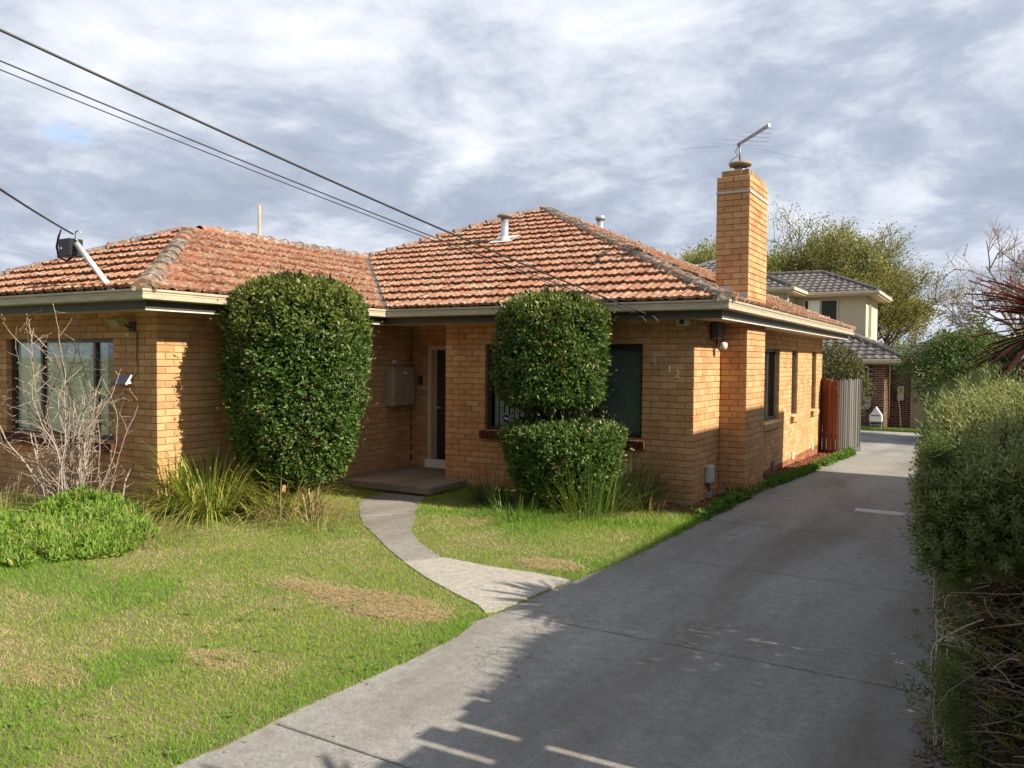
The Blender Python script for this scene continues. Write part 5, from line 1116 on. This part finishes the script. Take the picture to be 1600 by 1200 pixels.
SPR = ((.14, .17, .03), (.30, .30, .07))
tree('spring_tree', (-3.6, 37, -.6), 11.0, 5.2, 'large spring tree with fresh yellow-green leaves behind the two-storey house, right of the chimney', levels=5, leafn=5, leafsize=.09, cols=SPR, trunk_r=.26, spread=.72, crown0=.16, up=.5, kids=(4, 5), group='spring trees')
tree('spring_tree', (-1.6, 35, -.6), 8.2, 2.6, 'shorter leafy spring tree filling the right flank of the large spring tree', levels=5, leafn=8, leafsize=.085, cols=((.13, .14, .025), (.26, .23, .05)), trunk_r=.2, spread=.65, crown0=.1, up=.35, group='spring trees')
tree('spring_tree', (-11.6, 38, -.6), 10.0, 3.0, 'spring tree with sparse new leaves left of the chimney', levels=5, leafn=8, leafsize=.085, cols=SPR, trunk_r=.2, spread=.6, crown0=.2, up=.75, group='spring trees')
tree('bare_tree', (4.9, 25, -.6), 8.3, 3.8, 'leafless grey tree above the hedge at the right', levels=5, leafn=0, trunk_r=.16, bark=(.26, .22, .19), spread=.7, crown0=.3, up=.3, bare=True)
tree('garden_tree', (2.9, 17.5, -.5), 3.9, 1.6, 'green leafy garden tree hanging over the garage door', levels=5, leafn=5, leafsize=.07, cols=((.05, .10, .02), (.16, .22, .05)), trunk_r=.09, bark=(.24, .2, .16), spread=.75, crown0=.18, up=.12)
tree('garden_tree', (4.6, 15.5, -.4), 3.6, 1.8, 'dense dark green garden tree behind the burgundy cordyline', levels=5, leafn=6, leafsize=.075, cols=((.035, .075, .015), (.09, .15, .03)), trunk_r=.1, spread=.7, crown0=.1, up=.15)
tree('spring_tree', (-7.0, 36, -.6), 10.0, 4.0, 'spring tree rising directly behind the chimney', levels=5, leafn=6, leafsize=.10, cols=SPR, trunk_r=.2, spread=.7, crown0=.16, up=.5, kids=(3, 5), group='spring trees')
# unseen house and trees added behind the viewer to cut skylight on the front
oh_ = empty('skylight_blocking_house', (-4, -33, -.2), 'added unseen brick house with dark roof across the street, blocking skylight', 'house')
G().box(-14, 6, -40, -33, -.2, 3.0).build('wall', M['mortar'], oh_); g = G(); g.add([(-15, -41, 3), (7, -41, 3), (7, -32, 3), (-15, -32, 3), (-9, -36.5, 5.6), (1, -36.5, 5.6)], [(0, 1, 5, 4), (3, 4, 5, 2), (1, 2, 5), (0, 4, 3)]); g.build('roof', M['fascia'], oh_)
for x, y, h_, lab in ((-9.5, -21, 10.5, 'added leafy tree across the lawn, left of the viewer, blocking skylight'), (-1.0, -24, 11.5, 'added tall leafy tree behind the viewer, blocking skylight'), (8.5, -21, 9.5, 'added leafy tree right of the viewer, blocking skylight')):
    st_ = empty('skylight_blocking_tree', (x, y, -.2), lab, 'tree', 'added skylight-blocking trees')
    P, Nv, d = revolve(7000, (x, y, 0), [(2.2, 1.), (3.5, 3.4), (5.5, 4.3), (7.5, 3.9), (h_-1, 2.2), (h_, .1)], .9, .3, int(h_)); leaves('crown', P, Nv, .42, lerp((.04, .075, .02), (.09, .13, .035), rng.random(len(P))), M['dull'], st_, 1.0, .2, .6, 1.)
    stems(st_, (x, y, -.3), [(x-.8, y, 6), (x+.9, y+.3, 6.5), (x, y-.8, 7)], .28)
fs = empty('garden_shrub', (-.05, 11.4, -.3), 'dull olive-green bushy shrub rising behind the red-brown fence', 'shrub')
P, Nv, d = revolve(9000, (.02, 11.5, -.3), [(.6, .5), (1.1, .8), (1.6, .85), (2.1, .72), (2.5, .45), (2.7, .05)], .18, .22, 61); col = lerp((.055, .065, .022), (.13, .13, .05), rng.random(len(P))); leaves('crown', P, Nv, .07, col, M['dull'], fs, 1.0, .3, .7, .9)
stems(fs, (-.05, 11.4, -.35), [(-.2, 11.4, 1.2), (.25, 11.6, 1.4), (.0, 11.2, 1.7)], .05)

def drive_litter():
    n = 260; y = rng.uniform(-8.5, 8, n); x = edge(y)+np.abs(rng.normal(size=n))*.5+.03; k = rng.random(n) < .25; x[k] = rng.uniform(.5, 3.0, k.sum()); x = np.minimum(x, 3.1); P = np.stack([x, y, g0(y)+.004], -1)
    V, F = inst(LEAF_V*np.array([1, 1, .6]), LEAF_F, frames(np.stack([rng.normal(size=n), rng.normal(size=n), rng.normal(size=n)*.08], -1), .15, np.tile([0, 0, 1.], (n, 1))), P, rng.uniform(.012, .035, n)); C = lerp((.14, .09, .05), (.36, .28, .16), rng.random(n))
    o = mk('drive_litter', V, F, M['dull'], None, np.repeat(C, 5, axis=0)); tag(o, 'scattered dry leaves and bits on the driveway', 'leaf litter', None, 'stuff')
    n = 700; j = rng.integers(0, 3, n); y = np.array([-5.12, -2.9, -.88])[j]+rng.normal(size=n)*.004; x = edge(y)+2.4*rng.random(n)**1.4; k = vnoise(x, y*0+j, 3., 51) > .5; x, y = x[k], y[k]; n = len(x); b = np.stack([x, y, np.full(n, -.01)], -1); th = rng.uniform(0, 6.28, n); s_ = np.stack([np.cos(th), np.sin(th), 0*th], -1)*.002
    V = np.stack([b-s_, b+s_, b+np.stack([rng.normal(size=n)*.008, rng.normal(size=n)*.008, rng.uniform(.015, .03, n)], -1)], 1).reshape(-1, 3); o = mk('joint_grass', V, np.arange(3*n).reshape(-1, 3), M['grass'], None, np.tile((.12, .17, .03), (3*n, 1))); tag(o, 'tiny grass blades growing in the driveway joints', 'grass', None, 'stuff')
drive_litter()
